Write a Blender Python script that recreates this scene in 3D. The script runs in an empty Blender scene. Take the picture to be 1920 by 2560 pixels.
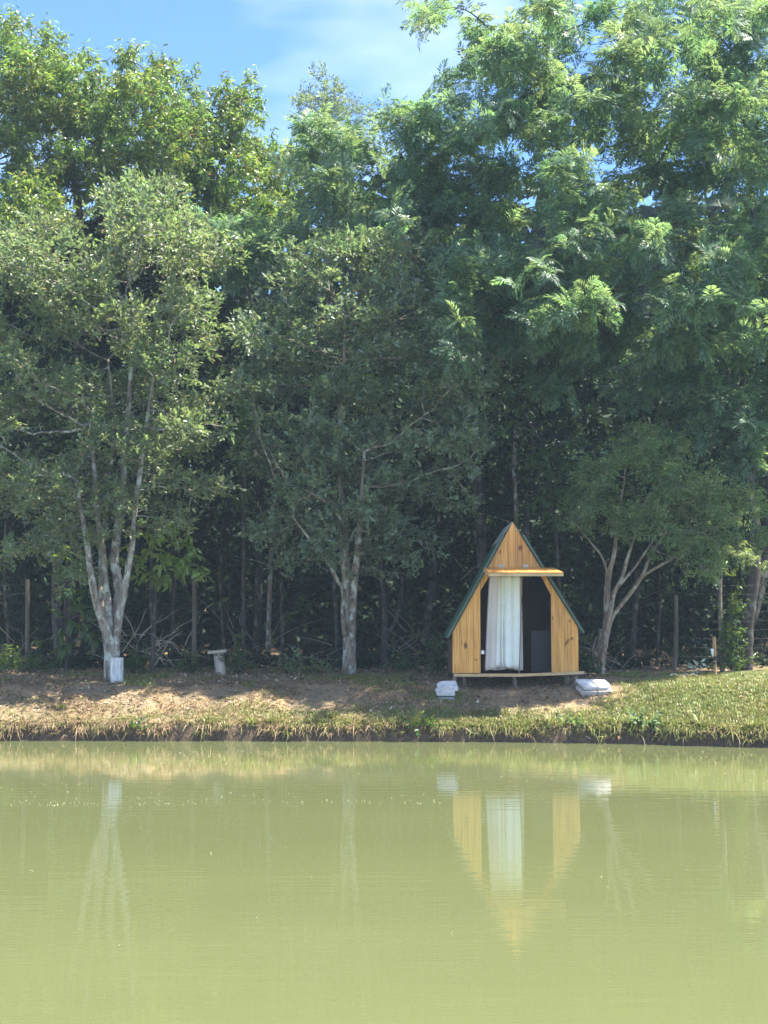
import bpy, bmesh, math, random
import numpy as np
from mathutils import Vector, Matrix, kdtree

random.seed(7)
RNG = np.random.default_rng(11)
scene = bpy.context.scene
COL = scene.collection

# ------------------------------------------------------------------ camera
F_PX, W_PX, H_PX = 3700.0, 1920.0, 2560.0
CAM = np.array([0.0, 0.0, 1.98])
PITCH = math.atan(290.0 / F_PX)
cam_data = bpy.data.cameras.new("camera")
cam_data.sensor_fit = 'VERTICAL'
cam_data.sensor_height = 36.0
cam_data.lens = 36.0 * F_PX / H_PX
cam_data.clip_start = 0.1
cam_data.clip_end = 2000.0
cam = bpy.data.objects.new("camera", cam_data)
COL.objects.link(cam)
cam.location = CAM
cam.rotation_euler = (math.pi / 2 + PITCH, 0, 0)
scene.camera = cam

# ------------------------------------------------------------------ light
SUN_EL, SUN_AZ = math.radians(65), math.radians(82)      # azimuth from +Y towards +X
sun_dir = Vector((math.cos(SUN_EL) * math.sin(SUN_AZ), math.cos(SUN_EL) * math.cos(SUN_AZ), math.sin(SUN_EL)))
sd = bpy.data.lights.new("sun", 'SUN')
sd.energy = 3.7
sd.angle = math.radians(0.55)
sd.color = (1.0, 0.94, 0.82)
sun = bpy.data.objects.new("sun", sd)
COL.objects.link(sun)
sun.rotation_euler = sun_dir.to_track_quat('Z', 'Y').to_euler()

world = bpy.data.worlds.new("World")
scene.world = world
world.use_nodes = True
wn, wl = world.node_tree.nodes, world.node_tree.links
bg = wn["Background"]
sky = wn.new('ShaderNodeTexSky')
sky.sky_type = 'NISHITA'
sky.sun_disc = False
sky.sun_elevation = SUN_EL
sky.sun_rotation = SUN_AZ
sky.altitude = 2500
sky.air_density = 0.75
sky.dust_density = 0.0
sky.ozone_density = 4.5
wtc = wn.new('ShaderNodeTexCoord')
wmap = wn.new('ShaderNodeMapping')
wmap.inputs['Scale'].default_value = (1.6, 1.6, 4.5)
wmap.inputs['Location'].default_value = (6.6, 6.6, 0.9)
wl.new(wtc.outputs['Generated'], wmap.inputs['Vector'])
wnoise = wn.new('ShaderNodeTexNoise')
wnoise.inputs['Scale'].default_value = 1.3
wnoise.inputs['Detail'].default_value = 5
wnoise.inputs['Roughness'].default_value = 0.5
wl.new(wmap.outputs['Vector'], wnoise.inputs['Vector'])
wramp = wn.new('ShaderNodeMapRange')
wramp.inputs['From Min'].default_value = 0.44
wramp.inputs['From Max'].default_value = 0.72
wramp.inputs['To Max'].default_value = 0.62
wl.new(wnoise.outputs['Fac'], wramp.inputs['Value'])
wmix = wn.new('ShaderNodeMix')
wmix.data_type = 'RGBA'
wmix.inputs['B'].default_value = (5.2, 5.3, 5.4, 1)
wl.new(wramp.outputs['Result'], wmix.inputs['Factor'])
wtint = wn.new('ShaderNodeMix')
wtint.data_type = 'RGBA'
wtint.blend_type = 'MULTIPLY'
wtint.inputs['Factor'].default_value = 1.0
wtint.inputs['B'].default_value = (0.72, 0.84, 0.93, 1)
wl.new(sky.outputs['Color'], wtint.inputs['A'])
wl.new(wtint.outputs['Result'], wmix.inputs['A'])
wl.new(wmix.outputs['Result'], bg.inputs['Color'])
bg.inputs['Strength'].default_value = 0.10

scene.view_settings.view_transform = 'Standard'
scene.view_settings.look = 'None'
scene.view_settings.exposure = 2.38
scene.view_settings.gamma = 1.0
scene.cycles.max_bounces = 8
scene.cycles.transparent_max_bounces = 8
scene.cycles.use_denoising = True

# ------------------------------------------------------------------ helpers
def at(px, py, Y):
    """point on the line of sight through photo pixel (px, py) at distance Y north of the camera"""
    u, v = (px - 960) / F_PX, (1280 - py) / F_PX
    c, s = math.cos(PITCH), math.sin(PITCH)
    d = np.array([u, c - v * s, s + v * c])
    return CAM + d * (Y / d[1])

def lattice_noise(x, y, seed):
    xi, yi = np.floor(x).astype(np.int64), np.floor(y).astype(np.int64)
    xf, yf = x - xi, y - yi
    def h(a, b):
        n = (a * 374761393 + b * 668265263 + seed * 1442695041) & 0x7fffffff
        n = ((n ^ (n >> 13)) * 1274126177) & 0x7fffffff
        return ((n ^ (n >> 16)) & 0xffff) / 65535.0
    u, v = xf * xf * (3 - 2 * xf), yf * yf * (3 - 2 * yf)
    a, b, c, d = h(xi, yi), h(xi + 1, yi), h(xi, yi + 1), h(xi + 1, yi + 1)
    return (a * (1 - u) + b * u) * (1 - v) + (c * (1 - u) + d * u) * v

def fbm(x, y, seed, octaves=3):
    t, amp, tot = 0, 1.0, 0
    for o in range(octaves):
        t = t + amp * lattice_noise(x * 2 ** o, y * 2 ** o, seed + o * 17)
        tot += amp
        amp *= 0.5
    return t / tot

EDGE_X = np.array([-400, -60, -20, -6.8, 0, 3.7, 6.4, 9, 13, 18, 26, 60, 400.0])
EDGE_Y = np.array([40, 31, 27.2, 26.35, 26.2, 25.8, 24.75, 23.3, 20.5, 17, 12, 8, 6.0])
def edge(x):
    x = np.asarray(x, float)
    e = np.interp(x, EDGE_X, EDGE_Y)
    return e + 0.22 * (fbm(x * 0.9, x * 0 + 3.3, 5) - 0.5) + 0.20 * (fbm(x * 4.0, x * 0 + 9.1, 8) - 0.5) + 0.07 * (fbm(x * 11.0, x * 0 + 2.7, 9) - 0.5)

T_K = np.array([-60, -3, -0.5, -0.05, 0.03, 0.10, 0.2, 0.55, 1.9, 3.0, 5.5, 14, 40, 75, 400.0])
Z_K = np.array([-1.2, -1.0, -0.5, -0.10, 0.12, 0.27, 0.33, 0.47, 0.90, 1.0, 1.06, 1.2, 2.0, 13, 13])
def ground(x, y):
    x, y = np.asarray(x, float), np.asarray(y, float)
    t = y - edge(x)
    z = np.interp(t, T_K, Z_K)
    w = np.clip((t - 0.1) / 0.4, 0, 1)
    z = z + w * (0.10 * (fbm(x * 0.7, y * 0.7, 21) - 0.5) + 0.05 * (fbm(x * 3, y * 3, 22) - 0.5))
    z = z - 0.085 * np.exp(-((x - 2.5) / 1.6) ** 2 - ((t - 1.6) / 0.8) ** 2)
    lipw = np.exp(-((t - 0.18) / 0.15) ** 2)
    z = z + lipw * 0.16 * (fbm(x * 1.7, y * 0.3, 31) - 0.5)
    near = np.interp(1.2 - y, [-3, -0.3, 0, 0.5, 40, 400], [-1.5, -0.4, 0.0, 0.35, 0.5, 0.6])
    return np.maximum(z, near)

def gz(x, y):
    return float(ground(x, y))

def hit(px, py):
    """where the line of sight through a photo pixel meets the ground"""
    for Y in np.arange(24.2, 36, 0.02):
        p = at(px, py, Y)
        if p[2] <= gz(p[0], p[1]):
            return np.array([p[0], p[1], gz(p[0], p[1])])
    p = at(px, py, 31.5)
    return np.array([p[0], p[1], gz(p[0], p[1])])

def woff(o):
    v = Vector((0, 0, 0))
    while o is not None:
        v = v + o.location
        o = o.parent
    return v

def link(name, mesh, parent=None, mats=None):
    o = bpy.data.objects.new(name, mesh)
    COL.objects.link(o)
    if mats is not None and len(mesh.materials) == 0:
        for m in (mats if isinstance(mats, (list, tuple)) else [mats]):
            mesh.materials.append(m)
    if parent is not None:
        o.parent = parent
    return o

def tag(o, label=None, cat=None, group=None, kind=None):
    if label: o['label'] = label
    if cat: o['category'] = cat
    if group: o['group'] = group
    if kind: o['kind'] = kind
    return o

def empty(name, loc, label, cat, group=None):
    o = bpy.data.objects.new(name, None)
    o.empty_display_size = 0.2
    COL.objects.link(o)
    o.location = [float(c) for c in loc]
    return tag(o, label, cat, group)

class MB:
    """collects world-space geometry, built into one mesh object"""
    def __init__(self):
        self.v, self.f, self.m, self.n = [], [], [], 0
    def add(self, V, F, mi=0):
        V = np.asarray(V, float).reshape(-1, 3)
        self.v.append(V)
        for f in F:
            self.f.append([i + self.n for i in f])
            self.m.append(mi)
        self.n += len(V)
        return self
    def box(self, c, size, rot=None, mi=0):
        sx, sy, sz = [s / 2 for s in size]
        V = np.array([[x, y, z] for z in (-sz, sz) for y in (-sy, sy) for x in (-sx, sx)])
        if rot is not None:
            V = V @ np.array(rot.to_3x3()).T
        F = [(0, 2, 3, 1), (4, 5, 7, 6), (0, 1, 5, 4), (2, 6, 7, 3), (0, 4, 6, 2), (1, 3, 7, 5)]
        return self.add(V + np.asarray(c), F, mi)
    def tube(self, P, R, sides=8, mi=0, caps=True, wob=0.0, seed=0):
        V, F = tube(P, R, sides, caps, wob, seed)
        return self.add(V, F, mi)
    def prism(self, poly, y0, y1, mi=0):
        """polygon in x-z extruded along y"""
        n = len(poly)
        V = [(p[0], y0, p[1]) for p in poly] + [(p[0], y1, p[1]) for p in poly]
        F = [tuple(range(n)), tuple(range(2 * n - 1, n - 1, -1))]
        F += [(i, i + n, (i + 1) % n + n, (i + 1) % n) for i in range(n)]
        return self.add(V, F, mi)
    def build(self, name, parent=None, mats=None, smooth=False, bevel=0, segs=2):
        V = np.concatenate(self.v)
        off = woff(parent)
        V = V - np.array(off)
        me = bpy.data.meshes.new(name)
        me.from_pydata(V.tolist(), [], self.f)
        for i, p in enumerate(me.polygons):
            p.material_index = self.m[i]
            p.use_smooth = smooth
        bm = bmesh.new()
        bm.from_mesh(me)
        bmesh.ops.recalc_face_normals(bm, faces=bm.faces)
        if bevel:
            es = [e for e in bm.edges if len(e.link_faces) == 2 and e.calc_face_angle(0) > 0.6]
            bmesh.ops.bevel(bm, geom=es, offset=bevel, segments=segs, profile=0.5, affect='EDGES')
        bm.to_mesh(me)
        bm.free()
        return link(name, me, parent, mats)

def tube(P, R, sides=8, caps=True, wob=0.0, seed=0):
    P = np.asarray(P, float)
    R = np.broadcast_to(np.asarray(R, float), (len(P),))
    n = len(P)
    T = np.gradient(P, axis=0)
    T /= np.linalg.norm(T, axis=1)[:, None] + 1e-9
    ref = np.array([0.0, 1.0, 0.0]) if abs(T[0][1]) < 0.8 else np.array([1.0, 0, 0])
    U = np.cross(T, ref)
    U /= np.linalg.norm(U, axis=1)[:, None] + 1e-9
    Wv = np.cross(T, U)
    a = np.arange(sides) * 2 * math.pi / sides
    rr = R[:, None] * np.ones(sides)[None, :]
    if wob:
        r = np.random.default_rng(seed)
        ph = r.uniform(0, 6.28, 4)
        k = np.arange(n)[:, None]
        rr = rr * (1 + wob * (np.sin(2 * a[None] + ph[0] + k * 0.35) * 0.5 + np.sin(3 * a[None] + ph[1] - k * 0.2) * 0.5
                              + np.sin(5 * a[None] + ph[2] + k * 0.5) * 0.3) + wob * 0.5 * r.normal(size=(n, 1)))
    V = P[:, None, :] + rr[..., None] * (np.cos(a)[None, :, None] * U[:, None, :] + np.sin(a)[None, :, None] * Wv[:, None, :])
    V = V.reshape(-1, 3)
    F = []
    for i in range(n - 1):
        for j in range(sides):
            k = (j + 1) % sides
            F.append((i * sides + j, i * sides + k, (i + 1) * sides + k, (i + 1) * sides + j))
    if caps:
        F.append(tuple(range(sides - 1, -1, -1)))
        F.append(tuple(range((n - 1) * sides, n * sides)))
    return V, F

def big_mesh(name, V, T, parent=None, mats=None, quads=False, smooth=False, midx=None):
    """fast mesh from arrays of vertices and triangles (or quads)"""
    V = np.asarray(V, np.float32)
    if parent is not None:
        V = V - np.array(woff(parent), np.float32)
    k = 4 if quads else 3
    T = np.asarray(T, np.int32)
    me = bpy.data.meshes.new(name)
    me.vertices.add(len(V))
    me.vertices.foreach_set('co', V.astype(np.float32).ravel())
    me.loops.add(T.size)
    me.loops.foreach_set('vertex_index', T.ravel())
    me.polygons.add(len(T))
    me.polygons.foreach_set('loop_start', np.arange(0, T.size, k, dtype=np.int32))
    me.polygons.foreach_set('loop_total', np.full(len(T), k, np.int32))
    if smooth:
        me.polygons.foreach_set('use_smooth', np.ones(len(T), bool))
    if midx is not None:
        me.polygons.foreach_set('material_index', np.asarray(midx, np.int32))
    me.update(calc_edges=True)
    return link(name, me, parent, mats)

def spline(pts, step=0.12):
    """smooth Catmull-Rom through points"""
    P = np.asarray(pts, float)
    P = np.vstack([2 * P[0] - P[1], P, 2 * P[-1] - P[-2]])
    out = []
    for i in range(1, len(P) - 2):
        n = max(2, int(np.linalg.norm(P[i + 1] - P[i]) / step))
        for t in np.linspace(0, 1, n, endpoint=False):
            a, b, c, d = P[i - 1], P[i], P[i + 1], P[i + 2]
            out.append(0.5 * (2 * b + (c - a) * t + (2 * a - 5 * b + 4 * c - d) * t * t + (3 * b - a - 3 * c + d) * t ** 3))
    out.append(P[-2])
    return np.array(out)

# ------------------------------------------------------------------ materials
def new_mat(name):
    m = bpy.data.materials.new(name)
    m.use_nodes = True
    nt = m.node_tree
    return m, nt.nodes, nt.links, nt.nodes['Principled BSDF']

def N(nodes, kind, **inputs):
    n = nodes.new(kind)
    for k, v in inputs.items():
        n.inputs[k.replace('_', ' ')].default_value = v
    return n

def ramp(nodes, stops):
    r = nodes.new('ShaderNodeValToRGB')
    els = r.color_ramp.elements
    while len(els) < len(stops):
        els.new(0.5)
    for e, (p, c) in zip(els, stops):
        e.position = p
        e.color = (*c, 1)
    return r

def mapped(nodes, links, scale, obj=True):
    tc = nodes.new('ShaderNodeTexCoord')
    mp = nodes.new('ShaderNodeMapping')
    mp.inputs['Scale'].default_value = scale
    links.new(tc.outputs['Object'], mp.inputs['Vector'])
    return mp

def bump(nodes, links, src, bsdf, strength, dist):
    b = nodes.new('ShaderNodeBump')
    b.inputs['Strength'].default_value = strength
    b.inputs['Distance'].default_value = dist
    links.new(src, b.inputs['Height'])
    links.new(b.outputs['Normal'], bsdf.inputs['Normal'])

def simple(name, color, rough=0.7, var=0.25, scale=6.0, stretch=(1, 1, 1), bumpd=0.004, color2=None, spec=0.3, detail=5):
    m, n, l, b = new_mat(name)
    mp = mapped(n, l, stretch)
    no = N(n, 'ShaderNodeTexNoise', Scale=scale, Detail=detail, Roughness=0.6)
    l.new(mp.outputs['Vector'], no.inputs['Vector'])
    lo = color2 if color2 else tuple(c * (1 - var) for c in color)
    hi = tuple(min(1, c * (1 + (0 if color2 else var))) for c in color)
    r = ramp(n, [(0.35, lo), (0.65, hi)])
    l.new(no.outputs['Fac'], r.inputs['Fac'])
    l.new(r.outputs['Color'], b.inputs['Base Color'])
    b.inputs['Roughness'].default_value = rough
    b.inputs['Specular IOR Level'].default_value = spec
    if bumpd:
        bump(n, l, no.outputs['Fac'], b, 0.6, bumpd)
    return m

def leaf_mat(name, color, trans, tfac=0.4, rough=0.42, val=(0.55, 1.45), hue=0.03, spec=0.4, odd=None, oddp=0.0):
    m, n, l, b = new_mat(name)
    geo = n.new('ShaderNodeNewGeometry')
    oi = n.new('ShaderNodeObjectInfo')
    ad = n.new('ShaderNodeMath'); ad.operation = 'ADD'
    l.new(geo.outputs['Random Per Island'], ad.inputs[0])
    l.new(oi.outputs['Random'], ad.inputs[1])
    fr = n.new('ShaderNodeMath'); fr.operation = 'FRACT'
    l.new(ad.outputs[0], fr.inputs[0])
    tc = n.new('ShaderNodeTexCoord')
    no = N(n, 'ShaderNodeTexNoise', Scale=0.9, Detail=3.0)
    l.new(tc.outputs['Object'], no.inputs['Vector'])
    def shade(col):
        hs = n.new('ShaderNodeHueSaturation')
        hs.inputs['Color'].default_value = (*col, 1)
        mv = N(n, 'ShaderNodeMapRange', To_Min=val[0], To_Max=val[1])
        l.new(fr.outputs[0], mv.inputs['Value'])
        mh = N(n, 'ShaderNodeMapRange', From_Min=0.3, From_Max=0.7, To_Min=0.5 - hue, To_Max=0.5 + hue)
        l.new(no.outputs['Fac'], mh.inputs['Value'])
        l.new(mv.outputs['Result'], hs.inputs['Value'])
        l.new(mh.outputs['Result'], hs.inputs['Hue'])
        if odd and oddp:
            ml = n.new('ShaderNodeMath'); ml.operation = 'MULTIPLY'; ml.inputs[1].default_value = 7.31
            l.new(fr.outputs[0], ml.inputs[0])
            f2 = n.new('ShaderNodeMath'); f2.operation = 'FRACT'
            l.new(ml.outputs[0], f2.inputs[0])
            lt = n.new('ShaderNodeMath'); lt.operation = 'LESS_THAN'; lt.inputs[1].default_value = oddp
            l.new(f2.outputs[0], lt.inputs[0])
            mx = n.new('ShaderNodeMix'); mx.data_type = 'RGBA'
            l.new(lt.outputs[0], mx.inputs['Factor'])
            l.new(hs.outputs['Color'], mx.inputs['A'])
            mx.inputs['B'].default_value = (*odd, 1)
            return mx.outputs['Result']
        return hs.outputs['Color']
    c1 = shade(color)
    c2 = shade(trans)
    l.new(c1, b.inputs['Base Color'])
    b.inputs['Roughness'].default_value = rough
    b.inputs['Specular IOR Level'].default_value = spec
    tr = n.new('ShaderNodeBsdfTranslucent')
    l.new(c2, tr.inputs['Color'])
    mx = n.new('ShaderNodeMixShader')
    mx.inputs['Fac'].default_value = tfac
    l.new(b.outputs['BSDF'], mx.inputs[1])
    l.new(tr.outputs['BSDF'], mx.inputs[2])
    l.new(mx.outputs['Shader'], n['Material Output'].inputs['Surface'])
    return m

def bark_mat(name, base, dark, lichen, lich=0.5, scale=14.0):
    m, n, l, b = new_mat(name)
    mp = mapped(n, l, (1, 1, 0.22))
    no = N(n, 'ShaderNodeTexNoise', Scale=scale, Detail=8.0, Roughness=0.7)
    l.new(mp.outputs['Vector'], no.inputs['Vector'])
    r = ramp(n, [(0.36, dark), (0.6, base)])
    l.new(no.outputs['Fac'], r.inputs['Fac'])
    mp2 = mapped(n, l, (1, 1, 0.6))
    n2 = N(n, 'ShaderNodeTexNoise', Scale=7.0, Detail=6.0, Roughness=0.65)
    l.new(mp2.outputs['Vector'], n2.inputs['Vector'])
    mr = N(n, 'ShaderNodeMapRange', From_Min=0.62 - 0.25 * lich, From_Max=0.70 - 0.2 * lich)
    l.new(n2.outputs['Fac'], mr.inputs['Value'])
    mx = n.new('ShaderNodeMix'); mx.data_type = 'RGBA'
    l.new(mr.outputs['Result'], mx.inputs['Factor'])
    l.new(r.outputs['Color'], mx.inputs['A'])
    mx.inputs['B'].default_value = (*lichen, 1)
    l.new(mx.outputs['Result'], b.inputs['Base Color'])
    b.inputs['Roughness'].default_value = 0.9
    b.inputs['Specular IOR Level'].default_value = 0.15
    bump(n, l, no.outputs['Fac'], b, 0.9, 0.02)
    return m

M = {}
M['bark_pale'] = bark_mat('bark_pale', (0.30, 0.265, 0.22), (0.09, 0.072, 0.058), (0.42, 0.45, 0.39), 0.5)
M['bark_brown'] = bark_mat('bark_brown', (0.30, 0.24, 0.18), (0.07, 0.052, 0.04), (0.42, 0.44, 0.38), 0.45)
M['bark_dark'] = bark_mat('bark_dark', (0.11, 0.092, 0.077), (0.035, 0.030, 0.026), (0.16, 0.17, 0.14), 0.3)
M['bark_tan'] = bark_mat('bark_tan', (0.40, 0.31, 0.22), (0.13, 0.09, 0.06), (0.45, 0.42, 0.35), 0.4)
M['leaf_olive'] = leaf_mat('leaf_olive', (0.138, 0.184, 0.100), (0.24, 0.33, 0.10), 0.42, 0.40, spec=0.45, hue=0.02, odd=(0.26, 0.22, 0.11), oddp=0.05)
M['leaf_dull'] = leaf_mat('leaf_dull', (0.140, 0.190, 0.118), (0.24, 0.33, 0.11), 0.42, 0.40, spec=0.45, hue=0.02, odd=(0.25, 0.22, 0.11), oddp=0.03)
M['leaf_mango'] = leaf_mat('leaf_mango', (0.100, 0.160, 0.045), (0.25, 0.37, 0.06), 0.46, 0.34, hue=0.025, odd=(0.27, 0.17, 0.05), oddp=0.03)
M['leaf_feather'] = leaf_mat('leaf_feather', (0.108, 0.190, 0.124), (0.25, 0.38, 0.12), 0.48, 0.45, val=(0.55, 1.35), hue=0.04)
M['leaf_fine'] = leaf_mat('leaf_fine', (0.150, 0.215, 0.095), (0.26, 0.37, 0.09), 0.40, 0.42, hue=0.03)
M['leaf_shaded'] = leaf_mat('leaf_shaded', (0.024, 0.046, 0.022), (0.05, 0.09, 0.02), 0.15, 0.6, spec=0.1, val=(0.7, 1.25))  # leaf colour darkened to put the wood's shade into it
M['leaf_broad'] = leaf_mat('leaf_broad', (0.055, 0.105, 0.035), (0.17, 0.26, 0.02), 0.34, 0.3)
M['leaf_young_lit'] = leaf_mat('leaf_young_lit', (0.17, 0.25, 0.055), (0.36, 0.47, 0.06), 0.42, 0.35, hue=0.02)  # sunlight on the young leaves put into a brighter yellow green
M['leaf_glint'] = leaf_mat('leaf_glint', (0.55, 0.62, 0.48), (0.4, 0.5, 0.3), 0.2, 0.2, val=(0.85, 1.1), hue=0.01, spec=0.6)  # near white stands in for the shine of lit glossy leaves
M['grass_green'] = leaf_mat('grass_green', (0.18, 0.22, 0.05), (0.26, 0.30, 0.055), 0.25, 0.5, hue=0.03, odd=(0.33, 0.27, 0.13), oddp=0.22)
M['grass_dry'] = leaf_mat('grass_dry', (0.30, 0.22, 0.12), (0.3, 0.22, 0.1), 0.15, 0.7, hue=0.02, odd=(0.12, 0.16, 0.04), oddp=0.15)
M['litter'] = leaf_mat('litter', (0.27, 0.18, 0.11), (0.2, 0.13, 0.06), 0.08, 0.8, val=(0.4, 1.5), hue=0.015, odd=(0.5, 0.43, 0.32), oddp=0.10)
M['speck'] = leaf_mat('speck', (0.42, 0.41, 0.28), (0.3, 0.3, 0.15), 0.1, 0.6, val=(0.6, 1.2), hue=0.02)

def ground_mat():
    m, n, l, b = new_mat('soil')
    at_ = n.new('ShaderNodeAttribute'); at_.attribute_name = 'cover'
    mp = mapped(n, l, (1, 1, 1))
    n1 = N(n, 'ShaderNodeTexNoise', Scale=1.3, Detail=6.0, Roughness=0.62)
    l.new(mp.outputs['Vector'], n1.inputs['Vector'])
    r1 = ramp(n, [(0.32, (0.19, 0.158, 0.108)), (0.5, (0.28, 0.212, 0.138)), (0.68, (0.35, 0.238, 0.135))])
    l.new(n1.outputs['Fac'], r1.inputs['Fac'])
    n2 = N(n, 'ShaderNodeTexNoise', Scale=26.0, Detail=6.0, Roughness=0.75)
    l.new(mp.outputs['Vector'], n2.inputs['Vector'])
    r2 = ramp(n, [(0.3, (0.45, 0.45, 0.45)), (0.7, (1.45, 1.4, 1.3))])
    l.new(n2.outputs['Fac'], r2.inputs['Fac'])
    mul = n.new('ShaderNodeMix'); mul.data_type = 'RGBA'; mul.blend_type = 'MULTIPLY'
    mul.inputs['Factor'].default_value = 1.0
    l.new(r1.outputs['Color'], mul.inputs['A'])
    l.new(r2.outputs['Color'], mul.inputs['B'])
    g = ramp(n, [(0.3, (0.05, 0.075, 0.025)), (0.7, (0.12, 0.14, 0.045))])
    l.new(n2.outputs['Fac'], g.inputs['Fac'])
    mx = n.new('ShaderNodeMix'); mx.data_type = 'RGBA'
    l.new(at_.outputs['Fac'], mx.inputs['Factor'])
    l.new(mul.outputs['Result'], mx.inputs['A'])
    l.new(g.outputs['Color'], mx.inputs['B'])
    at2 = n.new('ShaderNodeAttribute'); at2.attribute_name = 'wet'
    mx2 = n.new('ShaderNodeMix'); mx2.data_type = 'RGBA'
    l.new(at2.outputs['Fac'], mx2.inputs['Factor'])
    l.new(mx.outputs['Result'], mx2.inputs['A'])
    dk = ramp(n, [(0.35, (0.045, 0.034, 0.024)), (0.65, (0.19, 0.135, 0.088))])
    l.new(n2.outputs['Fac'], dk.inputs['Fac'])
    l.new(dk.outputs['Color'], mx2.inputs['B'])
    l.new(mx2.outputs['Result'], b.inputs['Base Color'])
    b.inputs['Roughness'].default_value = 0.95
    b.inputs['Specular IOR Level'].default_value = 0.1
    bump(n, l, n2.outputs['Fac'], b, 1.0, 0.03)
    return m

def water_mat():
    m, n, l, b = new_mat('pond_water')
    tc = n.new('ShaderNodeTexCoord')
    def nz(scale, sx, sy, detail=3.0):
        mp = n.new('ShaderNodeMapping')
        mp.inputs['Scale'].default_value = (sx, sy, 1)
        l.new(tc.outputs['Object'], mp.inputs['Vector'])
        t = N(n, 'ShaderNodeTexNoise', Scale=scale, Detail=detail, Roughness=0.5)
        l.new(mp.outputs['Vector'], t.inputs['Vector'])
        return t
    w1, w2, w3 = nz(1.0, 0.9, 5.5), nz(1.0, 3.5, 16.0, 2.0), nz(0.28, 0.6, 1.4, 4.0)
    mul = n.new('ShaderNodeMath'); mul.operation = 'MULTIPLY'; mul.inputs[1].default_value = 0.22
    l.new(w2.outputs['Fac'], mul.inputs[0])
    add = n.new('ShaderNodeMath'); add.operation = 'ADD'
    l.new(w1.outputs['Fac'], add.inputs[0])
    l.new(mul.outputs[0], add.inputs[1])
    patch = N(n, 'ShaderNodeMapRange', From_Min=0.35, From_Max=0.68, To_Min=0.25, To_Max=1.0)
    l.new(w3.outputs['Fac'], patch.inputs['Value'])
    mm = n.new('ShaderNodeMath'); mm.operation = 'MULTIPLY'
    l.new(add.outputs[0], mm.inputs[0])
    l.new(patch.outputs['Result'], mm.inputs[1])
    bump(n, l, mm.outputs[0], b, 0.6, 0.0048)
    c = ramp(n, [(0.3, (0.112, 0.127, 0.054)), (0.7, (0.124, 0.138, 0.059))])
    l.new(w3.outputs['Fac'], c.inputs['Fac'])
    l.new(c.outputs['Color'], b.inputs['Base Color'])
    b.inputs['Roughness'].default_value = 0.035
    b.inputs['IOR'].default_value = 1.6
    return m

def pine_mat(name, knots=(), tint=(1, 1, 1), axis='z'):
    m, n, l, b = new_mat(name)
    tc = n.new('ShaderNodeTexCoord')
    oi = n.new('ShaderNodeObjectInfo')
    mp = n.new('ShaderNodeMapping')
    mp.inputs['Scale'].default_value = {'z': (22, 6, 1.1), 'y': (22, 1.1, 6), 'x': (1.1, 6, 22)}[axis]
    l.new(tc.outputs['Object'], mp.inputs['Vector'])
    mlt = n.new('ShaderNodeMath'); mlt.operation = 'MULTIPLY'; mlt.inputs[1].default_value = 37.0
    l.new(oi.outputs['Random'], mlt.inputs[0])
    no = n.new('ShaderNodeTexNoise'); no.noise_dimensions = '4D'
    no.inputs['Scale'].default_value = 1.6; no.inputs['Detail'].default_value = 5; no.inputs['Distortion'].default_value = 0.6
    l.new(mp.outputs['Vector'], no.inputs['Vector'])
    l.new(mlt.outputs[0], no.inputs['W'])
    t = lambda c: tuple(a * k for a, k in zip(c, tint))
    r = ramp(n, [(0.30, t((0.44, 0.190, 0.040))), (0.5, t((0.66, 0.325, 0.080))), (0.7, t((0.76, 0.43, 0.125)))])
    l.new(no.outputs['Fac'], r.inputs['Fac'])
    hs = n.new('ShaderNodeHueSaturation')
    mv = N(n, 'ShaderNodeMapRange', To_Min=0.82, To_Max=1.12)
    l.new(oi.outputs['Random'], mv.inputs['Value'])
    l.new(mv.outputs['Result'], hs.inputs['Value'])
    l.new(r.outputs['Color'], hs.inputs['Color'])
    cur = hs.outputs['Color']
    for (kx, kz, kw, kh, ang) in knots:
        sb = n.new('ShaderNodeMapping'); sb.vector_type = 'TEXTURE'
        sb.inputs['Location'].default_value = (kx, 0, kz)
        sb.inputs['Rotation'].default_value = (0, ang, 0)
        sb.inputs['Scale'].default_value = (kw, 50, kh)
        l.new(tc.outputs['Object'], sb.inputs['Vector'])
        ln = n.new('ShaderNodeVectorMath'); ln.operation = 'LENGTH'
        l.new(sb.outputs['Vector'], ln.inputs[0])
        kr = ramp(n, [(0.0, (1, 1, 1)), (0.35, (0.75, 0.75, 0.75)), (0.5, (0.9, 0.9, 0.9)), (0.62, (0.3, 0.3, 0.3)), (1.0, (0, 0, 0))])
        mr = N(n, 'ShaderNodeMapRange', From_Min=0.0, From_Max=1.6)
        l.new(ln.outputs['Value'], mr.inputs['Value'])
        l.new(mr.outputs['Result'], kr.inputs['Fac'])
        mx = n.new('ShaderNodeMix'); mx.data_type = 'RGBA'
        l.new(kr.outputs['Color'], mx.inputs['Factor'])
        l.new(cur, mx.inputs['A'])
        mx.inputs['B'].default_value = (0.13, 0.045, 0.015, 1)
        cur = mx.outputs['Result']
    l.new(cur, b.inputs['Base Color'])
    b.inputs['Roughness'].default_value = 0.5
    b.inputs['Specular IOR Level'].default_value = 0.35
    bump(n, l, no.outputs['Fac'], b, 0.3, 0.003)
    return m

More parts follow.
